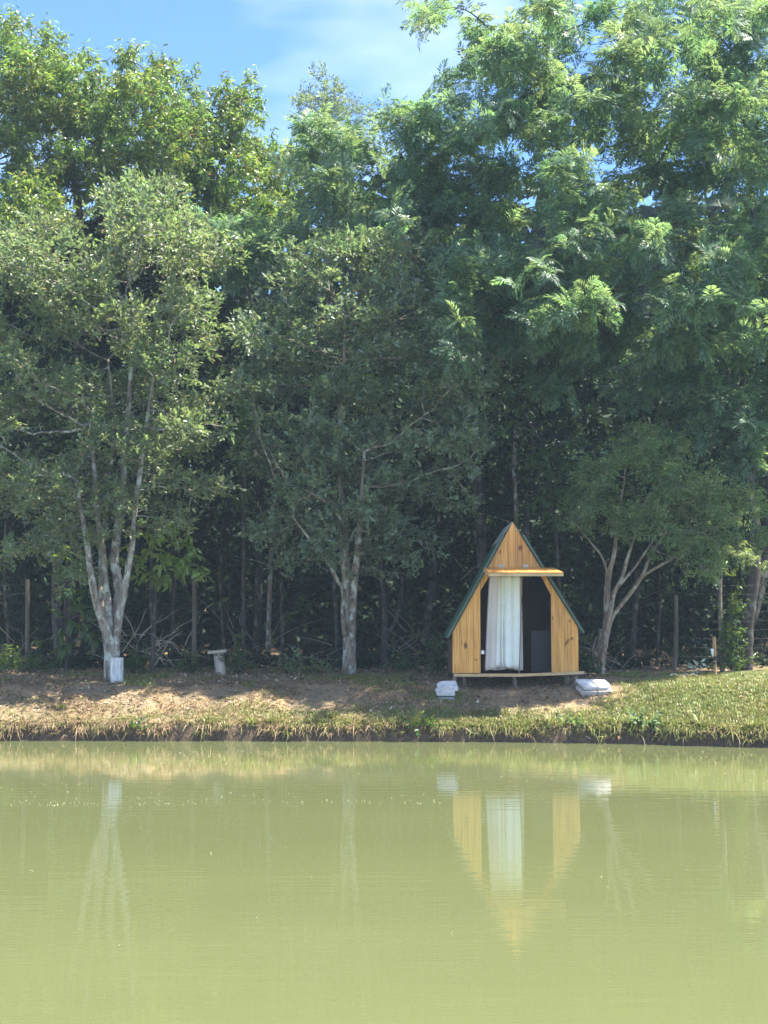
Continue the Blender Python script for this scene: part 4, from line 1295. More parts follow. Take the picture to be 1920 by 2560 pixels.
# roof sheets (ribbed metal) and ridge cap
def roof_sheet(sgn, xe, ze):
    d = np.array([xe - ax_, ze - az_]); L = np.linalg.norm(d); d /= L
    nrm = np.array([d[1], -d[0]]) * (-1 if sgn < 0 else 1)
    nrm = np.array([-abs(d[1]) if sgn < 0 else abs(d[1]), abs(d[0])])
    y0, y1 = CY - 0.035, CY + DEP + 0.06
    s0, s1 = 0.24, L + 0.13
    ny_ = 60
    yy = np.linspace(y0, y1, ny_)
    prof = np.zeros(ny_)
    for k in range(ny_):
        ph = ((yy[k] - y0) / 0.25) % 1.0
        prof[k] = 0.025 if ph < 0.18 else 0.0
    V, F = [], []
    for layer in (0.012, 0.004):
        for s in (s0, s1):
            for k in range(ny_):
                q = np.array([ax_, az_]) + d * s + nrm * (layer + prof[k])
                V.append((q[0], yy[k], q[1]))
    def id_(layer, s, k): return layer * 2 * ny_ + s * ny_ + k
    for k in range(ny_ - 1):
        F.append((id_(0, 0, k), id_(0, 1, k), id_(0, 1, k + 1), id_(0, 0, k + 1)))
        F.append((id_(1, 0, k), id_(1, 0, k + 1), id_(1, 1, k + 1), id_(1, 1, k)))
        for s in (0, 1):
            F.append((id_(0, s, k), id_(1, s, k), id_(1, s, k + 1), id_(0, s, k + 1)))
    for k in (0, ny_ - 1):
        F.append((id_(0, 0, k), id_(0, 1, k), id_(1, 1, k), id_(1, 0, k)))
    MB().add(V, F).build('roof_sheet', hut, M['metal_green'])
    # folded edge trim along the front verge
    a = np.array([ax_, az_]) + d * 0.30 + nrm * 0.016
    c = np.array([ax_, az_]) + d * s1 + nrm * 0.016
    q = [a, c, c + nrm * 0.045, a + nrm * 0.045]
    MB().prism([tuple(x) for x in q], CY - 0.048, CY - 0.036).build('verge_trim', hut, M['metal_green'])
    # rafters inside
    for yv in (CY + 0.08, CY + DEP - 0.1):
        a = np.array([ax_, az_]) + d * 0.1 - nrm * 0.004
        c = np.array([ax_, az_]) + d * (L - 0.02) - nrm * 0.004
        q = [a, c, c - nrm * 0.06, a - nrm * 0.06]
        MB().prism([tuple(x) for x in q], yv, yv + 0.04).build('rafter', hut, M['wood_dark'])
roof_sheet(-1, xl, sl)
roof_sheet(1, xr, sr)
dl = np.array([xl - ax_, sl - az_]); dl /= np.linalg.norm(dl)
dr = np.array([xr - ax_, sr - az_]); dr /= np.linalg.norm(dr)
A0 = np.array([ax_, az_ + 0.02])
MB().prism([tuple(A0 + dl * 0.42 + np.array([-0.03, 0.02])), tuple(A0 + np.array([0, 0.0])), tuple(A0 + dr * 0.42 + np.array([0.03, 0.02])), tuple(A0 + dr * 0.42 + np.array([0.02, 0.01])),
            tuple(A0 - np.array([0, 0.015])), tuple(A0 + dl * 0.42 + np.array([-0.02, 0.01]))], CY + 0.12, CY + DEP + 0.08).build('ridge_cap', hut, M['metal_grey'])
# the lifted door flap, hinged over the opening and held by a thin prop
fx0, zt0 = cp(1208, 1419); fx1 = cp(1385, 1419)[0]
FL, SLOPE = 1.45, math.radians(5.6)
flz = cp(1300, 1419)[1]
rot = Matrix.Rotation(SLOPE, 4, 'X')
def flap_pt(x, s, h):   # s out along the flap, h above it
    return (x, CY - 0.015 - s * math.cos(SLOPE) - h * math.sin(SLOPE) * 0, flz - s * math.sin(SLOPE) + h)
fc = np.linspace(fx0, fx1, 9)
for i in range(8):
    a, c = fc[i] + 0.001, fc[i + 1] - 0.001
    V = [flap_pt(x, s, h) for h in (-0.02, 0.0) for s in (0.0, FL) for x in (a, c)]
    F = [(0, 2, 3, 1), (4, 5, 7, 6), (0, 1, 5, 4), (2, 6, 7, 3), (0, 4, 6, 2), (1, 3, 7, 5)]
    MB().add(V, F).build('door_plank', hut, M['pine_red'], bevel=0.002, segs=1)
for (s0, s1, x0, x1) in ((FL - 0.06, FL + 0.0, fx0, fx1), (0.0, 0.06, fx0, fx1), (0.062, FL - 0.062, fx0, fx0 + 0.06), (0.062, FL - 0.062, fx1 - 0.06, fx1)):
    V = [flap_pt(x, s, h) for h in (-0.072, -0.021) for s in (s0, s1) for x in (x0, x1)]
    F = [(0, 2, 3, 1), (4, 5, 7, 6), (0, 1, 5, 4), (2, 6, 7, 3), (0, 4, 6, 2), (1, 3, 7, 5)]
    MB().add(V, F).build('batten', hut, M['wood_cream'], bevel=0.003, segs=1)
for px in (1252, 1314):
    hx = cp(px, 1414)[0]
    MB().box((hx, CY - 0.008, flz + 0.035), (0.09, 0.008, 0.05)).tube([[hx - 0.045, CY - 0.02, flz + 0.008], [hx + 0.045, CY - 0.02, flz + 0.008]], 0.008, 8).build('hinge', hut, M['wood_pale'])
px0, pz0 = cp(1297, 1682); px1, _ = cp(1303, 1440)
MB().tube([[px0, CY - 0.10, pz0], [px1, CY - 0.19, flz - 0.045]], 0.012, 6).build('prop', hut, M['wood_grey'])
kx, kz = cp(1207, 1630)
MB().tube([[kx, CY + 0.03, kz - 0.042], [kx, CY + 0.03, kz - 0.03], [kx, CY + 0.03, kz + 0.01], [kx, CY + 0.03, kz + 0.028], [kx, CY + 0.03, kz + 0.036]], [0.03, 0.036, 0.036, 0.022, 0.008], 12).build('knob', hut, M['plastic_white'], smooth=True)
for zz in (kn(490, 1000)[1], kn(490, 1052)[1]):
    MB().box((ol + 0.16, CY + 0.5, zz + hl[2]), (0.34, 0.4, 0.02)).build('shelf', hut, M['wood_dark'])

# curtain hanging in the opening (cream outer layer, white lining)
ctop = otop - 0.01
def curtain_sheet(px_top0, px_top1, px_bot0, px_bot1, py_bot, yoff, folds, amp, seed, mat, name, parent, py_top=1437, creases=()):
    rr = np.random.default_rng(seed)
    nu, nv = 90, 24
    V = []
    ph = rr.uniform(0, 6.28, 4)
    for j in range(nv):
        v = j / (nv - 1)
        for i in range(nu):
            u = i / (nu - 1)
            e = v ** 0.8
            x = cp(px_top0 + (px_top1 - px_top0) * u, 1500)[0] * (1 - e) + cp(px_bot0 + (px_bot1 - px_bot0) * u, 1500)[0] * e
            a = folds * 6.283 * (u + 0.03 * math.sin(3 * v + ph[0]))
            w = math.sin(a + ph[1]) + 0.25 * math.sin(2.3 * a + ph[2] + 1.5 * v)
            w = math.copysign(abs(w) ** 0.7, w)
            for cu, cw in creases:
                w += 1.6 * math.exp(-((u - cu - 0.03 * v) / cw) ** 2)
            y = CY + yoff + amp * (0.6 + 0.55 * v) * w
            x += 0.008 * math.cos(a + ph[3])
            zt = cp(1300, py_top)[1]; zb = cp(1300, py_bot + 2.0 * math.sin(a * 0.5 + ph[2]))[1]
            V.append((x, y, zt * (1 - v) + zb * v))
    Q = [(j * nu + i, j * nu + i + 1, (j + 1) * nu + i + 1, (j + 1) * nu + i) for j in range(nv - 1) for i in range(nu - 1)]
    o = MB().add(V, Q).build(name, parent, mat, smooth=True)
    md = o.modifiers.new('thickness', 'SOLIDIFY'); md.thickness = 0.003
    return o
cx, _ = cp(1262, 1600)
curt = empty('curtain', (cx, CY + 0.12, otop), 'white and cream curtain hanging in the open doorway of the hut', 'curtain')
curtain_sheet(1226, 1304, 1213, 1309, 1675, 0.16, 3.2, 0.022, 3, M['cloth_cream'], 'cream_layer', curt)
curtain_sheet(1240, 1300, 1237, 1298, 1669, 0.075, 1.7, 0.035, 5, M['cloth_white'], 'white_layer', curt, creases=((0.22, 0.04), (0.34, 0.035), (0.72, 0.05)))
curtain_sheet(1226, 1248, 1213, 1238, 1675, 0.0, 1.1, 0.022, 8, M['cloth_cream'], 'cream_fold', curt)
xa, _ = cp(1222, 1437); xb, _ = cp(1310, 1437)
MB().tube([[xa, CY + 0.1, otop - 0.012], [xb, CY + 0.1, otop - 0.012]], 0.009, 8).build('rail', curt, M['metal_grey'])

# dark panel leaning inside
bx0, bz0 = cp(1336, 1676); bx1, bz1 = cp(1379, 1576)
pnl = empty('leaning_panel', ((bx0 + bx1) / 2 + 0.05, CY + 0.55, fl_t - 0.02), 'dark flat panel standing inside the hut by the right jamb', 'panel')
MB().box(((bx0 + bx1) / 2 + 0.05, CY + 0.55, (fl_t + bz1) / 2), (bx1 - bx0 + 0.12, 0.05, bz1 - fl_t)).build('board', pnl, M['panel_dark'], bevel=0.006)
fx_ = (bx0 + bx1) / 2 + 0.05
MB().box((fx_, CY + 0.522, bz1 - 0.01), (bx1 - bx0 + 0.10, 0.012, 0.012)).build('rim', pnl, M['panel_dark'])

# ------------------------------------------------------------------ white slabs by the hut
def slope_rot(yaw, tilt):
    return Matrix.Rotation(yaw, 4, 'Z') @ Matrix.Rotation(tilt, 4, 'X')

def slab(name, c, size, yaw, tilt, label, mat, bev=0.01, segs=2, round_left=0.0, round_plan=0.0):
    """slab with its front low edge centred at c, lying back up the slope"""
    w, d, h = size
    R = slope_rot(yaw, tilt)
    if round_left:
        prof = [(w, 0), (w, h)]
        for k in range(8):
            a = math.pi / 2 * k / 7
            prof.append((round_left - round_left * math.sin(a), h - h * 0.95 * (1 - math.cos(a))))
        prof.append((0.02, 0))
        n = len(prof)
        V = np.array([(x - w / 2, y, z) for y in (0, d) for x, z in prof])
        F = [tuple(range(n)), tuple(range(2 * n - 1, n - 1, -1))] + [(i, i + n, (i + 1) % n + n, (i + 1) % n) for i in range(n)]
    else:
        pl = [(-w / 2, 0), (w / 2, 0)]
        if round_plan:
            pl = [(-w / 2, 0)] + [(w / 2 - round_plan + round_plan * math.sin(a), d * 0.55 * (1 - math.cos(a))) for a in np.linspace(0.25, 1.5, 6)]
        pl += [(w / 2, d), (-w / 2, d)]
        n = len(pl)
        V = np.array([(x, y, z) for z in (0, h) for x, y in pl])
        F = [tuple(range(n - 1, -1, -1)), tuple(range(n, 2 * n))] + [(i, (i + 1) % n, (i + 1) % n + n, i + n) for i in range(n)]
    V = V @ np.array(R.to_3x3()).T + np.asarray(c)
    o = MB().add(V, F).build(name, None, M[mat], bevel=bev, segs=segs)
    # put the origin at the slab's front foot
    off = Vector([float(v) for v in c])
    o.data.transform(Matrix.Translation(-off))
    o.location = off
    return tag(o, label, 'slab', 'white slabs beside the hut')

TL = math.radians(15)
k28 = 27.6 / F_PX
p = hit(1116, 1750)
up_ = np.array([0, -math.sin(TL), math.cos(TL)])
slab('slab', p + np.array([0, 0, -0.035]), (40 * k28, 0.34, 0.075), 0.05, TL, 'grey half buried slab at the bottom of the stack left of the hut', 'concrete_grey', 0.01)
q = at(1115, 1740, p[1] - 0.01)
slab('slab', q, (44 * k28, 0.36, 0.085), 0.08, TL, 'middle white slab with a rounded end in the stack left of the hut', 'concrete_white', 0.008, round_left=0.16)
q = at(1121, 1728, p[1] + 0.0)
slab('slab', q, (48 * k28, 0.38, 0.085), 0.08, TL, 'topmost white slab with a rounded end in the stack left of the hut', 'concrete_white', 0.008, round_left=0.17)
p = hit(1495, 1739)
q = at(1474, 1739.5, p[1])
slab('slab', q, (39 * k28, 0.42, 0.075), 0.16, TL, 'stained lower left slab of the pile right of the hut', 'concrete_stained', 0.012, 2)
q = at(1515.5, 1739, p[1])
slab('slab', q, (41 * k28, 0.42, 0.075), 0.16, TL, 'stained lower right slab of the pile right of the hut', 'concrete_stained', 0.012, 2, round_plan=0.05)
q = at(1478, 1724.5, p[1] + 0.06)
slab('slab', q, (36 * k28, 0.44, 0.05), 0.26, TL + 0.05, 'clean white upper left slab of the pile right of the hut', 'concrete_white', 0.006)
q = at(1515.5, 1725, p[1] + 0.06)
slab('slab', q, (38 * k28, 0.44, 0.05), 0.26, TL + 0.05, 'clean white upper right slab with a rounded corner in the pile right of the hut', 'concrete_white', 0.006, round_plan=0.16)

# ------------------------------------------------------------------ seats
p = hit(291.5, 1706)
kk = p[1] / F_PX
rr = 16.5 * kk; hh = 61 * kk
stump = MB().tube([p + np.array([0, 0, -0.05]), p + np.array([0, 0, 0.1]), p + np.array([0.0, 0, hh * 0.6]), p + np.array([0, 0, hh - 0.012]), p + np.array([0, 0, hh])],
                  [rr * 1.0, rr * 1.0, rr * 0.99, rr, rr * 0.94], 24, 0, True, 0.012, 4).build('stump', None, M['whitewash'], smooth=False)
tag(stump, 'whitewashed round stump with grey stains in front of the pale stemmed tree', 'stump')

p = hit(552.5, 1684)
kk = p[1] / F_PX
tp = at(546.5, 1633, p[1])
stool = empty('stool', p, 'pale log stool leaning left with a flat slab on top near the fence', 'stool')
MB().tube([p + np.array([0, 0, -0.04]), p * 0.5 + tp * 0.5, tp], [14 * kk, 13.2 * kk, 12.6 * kk], 16, 0, True, 0.02, 9).build('log', stool, M['wood_pale'])
c = at(544, 1629, p[1])
MB().box(c, (46 * kk, 0.32, 6.5 * kk), Matrix.Rotation(-0.10, 4, 'Y') @ Matrix.Rotation(0.03, 4, 'X')).build('seat', stool, M['wood_pale'], bevel=0.008)

# ------------------------------------------------------------------ bamboo stake with rag
p = hit(1788, 1692)
kk = p[1] / F_PX
stake = empty('stake', p, 'reddish bamboo stake standing in the grass right of the fence post', 'stake')
pts = [(1788, 1697), (1787.5, 1660), (1786, 1622), (1786, 1619), (1785.6, 1616), (1785, 1592)]
MB().tube([at(a, b_, p[1]) for a, b_ in pts], [4.2 * kk, 4.0 * kk, 4.4 * kk, 5.4 * kk, 4.6 * kk, 4.4 * kk], 12).build('cane', stake, M['bamboo'])
MB().tube([at(1787.3, 1651, p[1]), at(1786.6, 1640, p[1])], 5.2 * kk, 12).build('band', stake, M['black'])
MB().tube([at(1787.6, 1659, p[1]), at(1787.4, 1656, p[1])], 5.0 * kk, 12).build('band', stake, M['black'])
MB().box(at(1793, 1648, p[1]) + np.array([0, 0.0, 0]), (0.06, 0.02, 0.02)).build('peg', stake, M['wood_dark'])
V, F = [], []
for j in range(9):
    for i in range(5):
        u, v = i / 4, j / 8
        px = 1784 - (9 if 0.05 < v < 0.25 else 6.5) * (1 - u) * (1 - 0.55 * v ** 2)
        q = at(px + math.sin(v * 9 + i) * 0.4, 1622 + v * 20, p[1] - 0.03 + 0.012 * math.sin(i * 2.1 + v * 3))
        V.append(q)
Q = [(j * 5 + i, j * 5 + i + 1, (j + 1) * 5 + i + 1, (j + 1) * 5 + i) for j in range(8) for i in range(4)]
rag = MB().add(V, Q).build('rag', None, M['cloth_white'], smooth=True)
md = rag.modifiers.new('thickness', 'SOLIDIFY'); md.thickness = 0.004
tag(rag, 'small white rag tied to the bamboo stake', 'rag')

# seedling, the lit gloss of its leaves painted near white
p = hit(1739, 1689)
sdl = empty('seedling', p, 'little seedling with leaves painted white for their shine left of the bamboo stake', 'plant')
B = spline([p + np.array([0, 0, -0.03]), at(1748, 1676, p[1]), at(1753, 1665, p[1]), at(1752, 1656, p[1])], 0.04)
MB().tube(B, np.linspace(0.007, 0.003, len(B)), 5).build('stem', sdl, M['bark_brown'])
rr_ = np.random.default_rng(5)
for (px, py, yaw, L) in [(1752, 1655, 0.6, 0.13), (1754, 1658, -0.5, 0.12), (1748, 1660, 2.6, 0.16), (1746, 1665, 2.2, 0.14), (1750, 1665, -1.0, 0.12), (1736, 1668, 2.9, 0.16), (1738, 1670, 2.5, 0.18),
                         (1740, 1672, -2.4, 0.15), (1742, 1673, -1.6, 0.14), (1735, 1666, 3.3, 0.13), (1744, 1668, 3.0, 0.12)]:
    V, F = leaf4(L, L * 0.42, 0.15, 0.1)
    R = np.array((Matrix.Rotation(-yaw, 3, 'Y') @ Matrix.Rotation(rr_.uniform(0.7, 1.4), 3, 'X')))
    MB().add(V @ R.T + at(px, py, p[1] - 0.02), F.tolist()).build('leaf', sdl, M['leaf_glint'])

# fallen log and curled bark in the grass
p = hit(1725, 1692)
B = spline([hit(1700, 1693) + [0, 0, -0.01], at(1716, 1688, p[1]), at(1732, 1688, p[1]), hit(1754, 1693) + [0, 0, -0.02]], 0.06)
lg = MB().tube(B, np.interp(np.linspace(0, 1, len(B)), [0, 0.4, 1], [0.03, 0.055, 0.025]), 9, 0, True, 0.12, 3).build('fallen_log', None, M['wood_grey'], smooth=True)
tag(lg, 'low grey fallen log lying in the grass before the seedling', 'log')
B = spline([hit(1671, 1694), at(1680, 1687.5, p[1]), at(1688, 1687, p[1]), hit(1702, 1694)], 0.04)
lg = MB().tube(B, np.interp(np.linspace(0, 1, len(B)), [0, 0.5, 1], [0.012, 0.03, 0.012]), 7, 0, True, 0.1, 2).build('bark_strip', None, M['wood_pale'], smooth=True)
tag(lg, 'pale curled strip of bark at the foot of the right fence post', 'bark')

# broken stub beside the slanting tree
p = hit(1486, 1677)
st_ = empty('broken_stump', p, 'split grey broken stump leaning beside the slanting tree', 'stump')
for pts, r0, r1 in (([(1487, 1680), (1486, 1650), (1484, 1622), (1488, 1600), (1492, 1592)], 0.05, 0.02), ([(1490, 1680), (1494, 1640), (1499, 1600), (1501, 1572)], 0.05, 0.035),
                    ([(1488, 1640), (1492, 1615), (1494, 1605)], 0.035, 0.012)):
    S, R = stem(pts, r0, r1, p[1] - 0.05, 0.0, 0.06)
    MB().tube(S, R, 9, 0, True, 0.2, int(r1 * 1000)).build('prong', st_, M['bark_tan'], smooth=True)

# sticks on the bank
for pts, label in (([(1428, 1800), (1450, 1830), (1476, 1853)], 'long bare stick sliding down the bank below the white slab pile'),
                   ([(1165, 1824), (1180, 1832), (1197, 1842)], 'short bare stick on the bank edge below the hut')):
    a, c = hit(*pts[0]), hit(*pts[-1])
    a = a + np.array([0, -0.03, 0.02]); c = c + np.array([0, -0.06, 0.02])
    m_ = at(pts[1][0], pts[1][1], (a[1] + c[1]) / 2 - 0.03)
    B = spline([a, m_, c], 0.05)
    o = MB().tube(B, np.linspace(0.012, 0.006, len(B)), 6, 0, True, 0.1, 3).build('stick', None, M['wood_pale'], smooth=True)
    tag(o, label, 'stick')
for (a, c, label) in (((560, 1672), (640, 1650), 'thin dead stick leaning by the leaning stool'), ((1345, 1718), (1395, 1712), 'thin twig lying on the bare earth under the hut')):
    A_, C_ = hit(a[0], a[1] + 14), at(*c, hit(a[0], a[1] + 14)[1] + 0.1)
    if c[1] > 1700: C_ = hit(*c) + np.array([0, 0, 0.02])
    B = spline([A_ + np.array([0, 0, 0.01]), (A_ + C_) / 2 + np.array([0, 0, 0.03]), C_], 0.08)
    tag(MB().tube(B, np.linspace(0.010, 0.004, len(B)), 5, 0, True, 0.1, 5).build('stick', None, M['wood_grey'], smooth=True), label, 'stick')

# ------------------------------------------------------------------ ground cover (uncountable)
def blade_template(r, n, h, w, lean):
    """small tuft of n bent grass blades"""
    Vs, Fs, c = [], [], 0
    for i in range(n):
        a = r.uniform(0, 6.283)
        d = np.array([math.cos(a), math.sin(a), 0]); s = np.array([-math.sin(a), math.cos(a), 0])
        b0 = np.array([r.normal() * 0.02, r.normal() * 0.02, 0])
        H = h * r.uniform(0.5, 1.2); ln = lean * r.uniform(0.3, 1.3)
        m1 = b0 + d * H * ln * 0.35 + np.array([0, 0, H * 0.6]); t = b0 + d * H * ln + np.array([0, 0, H * (1 - 0.35 * ln)])
        Vs += [b0 - s * w / 2, b0 + s * w / 2, m1 - s * w * 0.4, m1 + s * w * 0.4, t]
        Fs += [[c, c + 1, c + 3], [c, c + 3, c + 2], [c + 2, c + 3, c + 4]]
        c += 5
    return np.array(Vs), np.array(Fs)

def plant_blades(tmpl, X, Y, S, r, name, mat, label, cat, zoff=-0.005, out=0.0):
    P = np.stack([X, Y, ground(X, Y) + zoff], 1)
    yaw = r.uniform(0, 6.283, len(X))
    c, s = np.cos(yaw), np.sin(yaw)
    which = r.integers(0, len(tmpl), len(X))
    Vs, Fs, n = [], [], 0
    for k, (V, F) in enumerate(tmpl):
        idx = np.nonzero(which == k)[0]
        if not len(idx): continue
        x = V[None, :, 0] * c[idx][:, None] - V[None, :, 1] * s[idx][:, None]
        y = V[None, :, 0] * s[idx][:, None] + V[None, :, 1] * c[idx][:, None]
        z = np.repeat(V[None, :, 2], len(idx), 0)
        if hasattr(out, '__len__'):
            o_ = out[idx][:, None]
            hgt = np.linalg.norm(V, axis=1)[None]
            y = y - o_ * hgt * 0.85
            z = z - o_ * (hgt * 0.55 + 3.0 * hgt * hgt)
        W = np.stack([x, y, z], -1) * S[idx][:, None, None] + P[idx][:, None, :]
        Vs.append(W.reshape(-1, 3))
        Fs.append((F[None] + (np.arange(len(idx)) * len(V))[:, None, None] + n).reshape(-1, 3))
        n += len(idx) * len(V)
    o = big_mesh(name, np.concatenate(Vs), np.concatenate(Fs), None, mat)
    return tag(o, label, cat, kind='stuff')

r = np.random.default_rng(99)
T_GRASS = [blade_template(np.random.default_rng(300 + i), 5, 0.075, 0.011, 0.7) for i in range(6)]
T_LONG = [blade_template(np.random.default_rng(320 + i), 9, 0.17, 0.011, 0.8) for i in range(6)]
n = 90000
X, Yv = r.uniform(-8, 8, n), 0
t_ = r.uniform(0.1, 5.0, n)
Yv = edge(X) + t_
g = grass_cover(X, Yv)
keep = r.uniform(0, 1, n) < g * np.where(t_ > 3.5, 0.5, 1.0)
plant_blades(T_GRASS, X[keep], Yv[keep], r.uniform(0.6, 1.3, keep.sum()), r, 'grass', M['grass_green'], 'short green grass on the right of the bank and along its edge', 'grass')
# straw and dry grass over the bare left part
n = 19000
X = r.uniform(-8, 4.5, n); t_ = r.uniform(0.12, 3.2, n); Yv = edge(X) + t_
keep = r.uniform(0, 1, n) < np.clip((fbm(X * 0.9, Yv * 1.4, 71) - 0.36) * 2.4, 0, 1) * np.clip((3.6 - X) / 2, 0, 1)
T_STRAW = [blade_template(np.random.default_rng(340 + i), 6, 0.06, 0.008, 1.9) for i in range(5)]
plant_blades(T_STRAW, X[keep], Yv[keep], r.uniform(0.6, 1.3, keep.sum()), r, 'dry_grass', M['grass_dry'], 'thin straw coloured dry grass scattered on the bare bank', 'dry grass')
# hanging fringe over the eroded lip
n = 14000
X = r.uniform(-8, 8, n); t_ = np.abs(r.normal(0.13, 0.07, n)) + 0.03; Yv = edge(X) + t_
green = r.uniform(0, 1, n) < np.clip(0.30 + (X + 2.5) * 0.16, 0.12, 0.88)
fringe = r.uniform(0, 1, n) < np.clip(np.where(X > 2.6, 0.5, 0.2) + 2.2 * (fbm(X * 1.6, X * 0, 73) - 0.42), 0.03, 1) * np.where(X > 2.9, 0.95, 0.62)
ga, gb = green & fringe, ~green & fringe
plant_blades(T_LONG, X[ga], Yv[ga], r.uniform(0.4, 1.15, ga.sum()), r, 'bank_grass', M['grass_green'], 'long green grass drooping over the edge of the bank', 'grass', -0.01, r.uniform(0.2, 1.1, ga.sum()))
plant_blades(T_LONG, X[gb], Yv[gb], r.uniform(0.4, 1.15, gb.sum()), r, 'bank_straw', M['grass_dry'], 'dry straw and roots hanging from the eroded edge of the bank', 'dry grass', -0.01, r.uniform(0.5, 1.3, gb.sum()))
# leaf litter
n = 15000
X = r.uniform(-8, 8, n); t_ = r.uniform(0.15, 6.0, n); Yv = edge(X) + t_
keep = r.uniform(0, 1, n) < np.where(X > 4.2, 0.12, 0.75) * (0.3 + 0.9 * fbm(X, Yv, 77))
X, Yv = X[keep], Yv[keep]
T_LIT = []
for i in range(6):
    rr = np.random.default_rng(360 + i)
    V, F = leaf4(rr.uniform(0.04, 0.09), rr.uniform(0.02, 0.045), rr.uniform(0, 0.5), rr.uniform(-0.3, 0.3))
    T_LIT.append((V + np.array([0, 0, 0.012]), F))
P = np.stack([X, Yv, ground(X, Yv) + 0.006], 1)
D = np.stack([r.normal(size=len(X)), r.normal(size=len(X)), r.normal(size=len(X)) * 0.25 + 0.1], 1)
V, F, _, _ = scatter(T_LIT, P, D, r.uniform(0.7, 1.3, len(X)), r, 0.35)
tag(big_mesh('leaf_litter', V, F, None, M['litter']), 'brown and pale dead leaves strewn over the bank', 'leaf litter', kind='stuff')

# clumps of weeds one can tell apart on the bank edge
def weed(px, py, n, size, label, tmpl, mat, seed):
    p = hit(px, py)
    rr = np.random.default_rng(seed)
    root = empty('weed_clump', p, label, 'weed', 'weed clumps on the bank edge')
    Pn = p + rr.normal(size=(n, 3)) * np.array([0.10, 0.05, 0.02]) * size + np.array([0, -0.03, 0.04])
    Dn = rr.normal(size=(n, 3)) * 0.7 + np.array([0, -0.5, 0.4])
    V, F, _, _ = scatter(tmpl, Pn, Dn, rr.uniform(0.6, 1.1, n) * size, rr)
    tag(big_mesh('leaves', V, F, root, M[mat]), kind='stuff')
def tuft(px, py, size, label, seed, mat='grass_green', n=46):
    p = hit(px, py)
    rr = np.random.default_rng(seed)
    root = empty('grass_tuft', p, label, 'grass tuft', 'grass tufts on the bank edge')
    V, F = blade_template(rr, n, 0.26 * size, 0.012, 1.1)
    V = V * np.array([1.3, 1.0, 1.0]) + p + np.array([0, 0, -0.01])
    tag(big_mesh('blades', V, F, root, M[mat]), kind='stuff')
weed(1062, 1826, 12, 1.0, 'round leaved pale weed on the bank edge left below the hut', T_TWIG, 'leaf_broad', 11)
weed(345, 1828, 10, 0.9, 'leafy weed hanging over the bank below the whitewashed stump', T_TWIG, 'leaf_broad', 12)
weed(1600, 1815, 16, 1.1, 'thick leafy weed on the grassy bank below the bamboo stake', T_TWIG, 'leaf_fine', 13)
weed(1440, 1815, 14, 1.0, 'leafy weed at the top of the bare stick on the bank', T_TWIG, 'leaf_fine', 14)
tuft(680, 1812, 1.0, 'spiky green grass tuft on the bank left below the furrowed trunk', 21)
tuft(520, 1815, 0.9, 'green grass tuft on the bank below the leaning stool', 22)
tuft(630, 1816, 0.9, 'drooping grass tuft just left of the spiky one on the bank', 23)
tuft(825, 1795, 0.7, 'bright yellow green grass tuft on the bank below the furrowed trunk', 24)
tuft(155, 1775, 0.6, 'small bright grass tuft on the bare earth below the whitewashed stump', 25)
tuft(1375, 1815, 1.1, 'big arching grass tuft on the bank below the right end of the hut', 26)
tuft(180, 1826, 0.9, 'straw coloured tuft hanging over the bank at the left', 27, 'grass_dry')
tuft(60, 1824, 0.9, 'straw coloured tuft at the far left of the bank', 28, 'grass_dry')
tuft(1750, 1815, 1.1, 'long bladed green tuft on the right part of the bank', 29)
tuft(1880, 1825, 1.1, 'long bladed green tuft at the right end of the bank', 30)

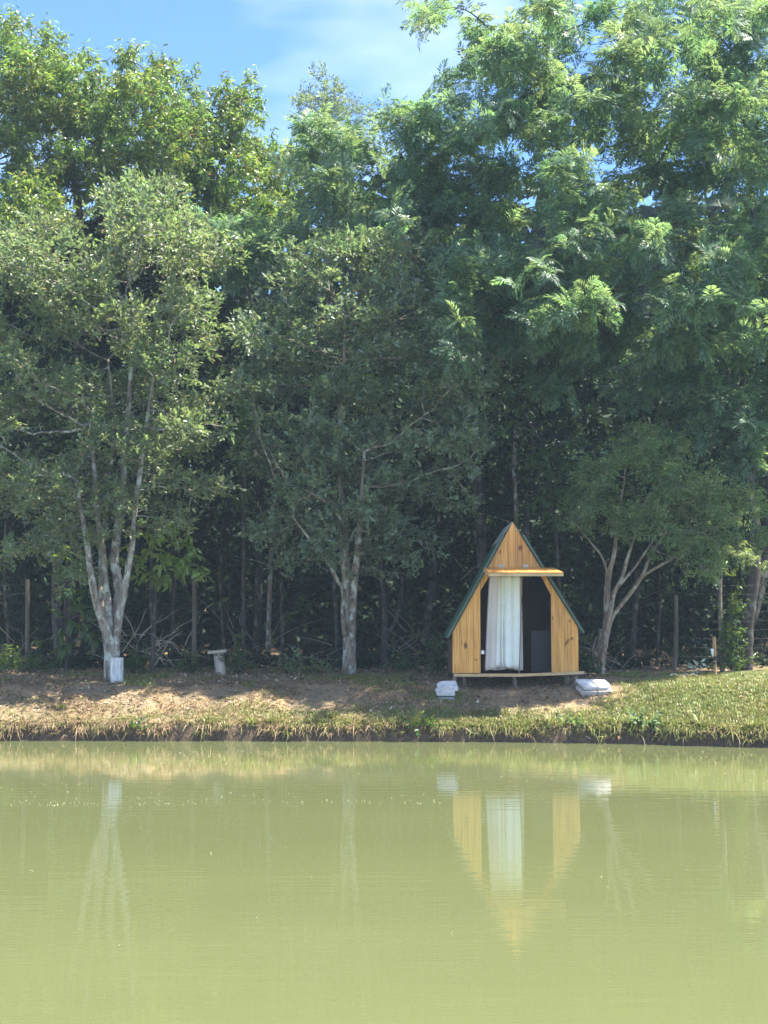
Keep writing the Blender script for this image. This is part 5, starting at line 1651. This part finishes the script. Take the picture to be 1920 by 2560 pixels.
# floating specks on the pond
r = np.random.default_rng(55)
n = 650
bandsel = r.uniform(0, 1, n)
pyv = np.where(bandsel < 0.30, r.normal(2010, 4, n), np.where(bandsel < 0.55, r.uniform(1950, 2010, n), np.where(bandsel < 0.95, r.uniform(1852, 1960, n), r.uniform(2010, 2500, n))))
pxv = r.uniform(-20, 1940, n)
X = np.zeros(n); Yv = np.zeros(n)
for i in range(n):
    q = at(pxv[i], pyv[i], 10.0)
    t = CAM[2] / (CAM[2] - q[2])
    X[i], Yv[i] = (CAM + (q - CAM) * t)[:2]
ok = (Yv < edge(X) - 0.05) & (lattice_noise(X * 0.55 + 40, Yv * 0.8, 61) > 0.42)
Yv = Yv + 0.35 * (fbm(X * 0.4, X * 0, 62) - 0.5)
X, Yv = X[ok], Yv[ok]
T_SP = []
for i in range(5):
    rr = np.random.default_rng(400 + i)
    V, F = leaf4(rr.uniform(0.015, 0.05), rr.uniform(0.01, 0.022), 0.35, 0.2)
    T_SP.append((V, F))
D = np.stack([r.normal(size=len(X)), r.normal(size=len(X)) * 0.5, np.abs(r.normal(size=len(X))) * 0.05], 1)
V, F, _, _ = scatter(T_SP, np.stack([X, Yv, np.full(len(X), 0.005)], 1), D, r.uniform(0.4, 1.1, len(X)), r, 0.08)
tag(big_mesh('floating_leaves', V, F, None, M['speck']), 'tiny pale leaf bits floating in a broken line across the pond', 'floating leaves', kind='stuff')

bm = bmesh.new()
bmesh.ops.create_cube(bm, size=1.0)
me = bpy.data.meshes.new('haze')
bm.to_mesh(me); bm.free()
hz = link('haze', me)
hz.scale = (504, 504, 29.0)
hz.location = (0, 0, 29.0 / 2 - 2.6)
m = bpy.data.materials.new('haze_veil'); m.use_nodes = True
m.node_tree.nodes.remove(m.node_tree.nodes['Principled BSDF'])
pv = m.node_tree.nodes.new('ShaderNodeVolumePrincipled')
pv.inputs['Color'].default_value = (0.62, 0.80, 1.0, 1)
pv.inputs['Density'].default_value = 0.0007  # bluish volume added to veil and lift the dark parts
m.node_tree.links.new(pv.outputs['Volume'], m.node_tree.nodes['Material Output'].inputs['Volume'])
me.materials.append(m)
tag(hz, 'thin bluish air volume added to lift the shadows over pond and wood', 'haze', kind='stuff')
tot = sum(len(o.data.polygons) for o in scene.objects if o.type == 'MESH')
print('total faces', tot, 'objects', len(scene.objects))
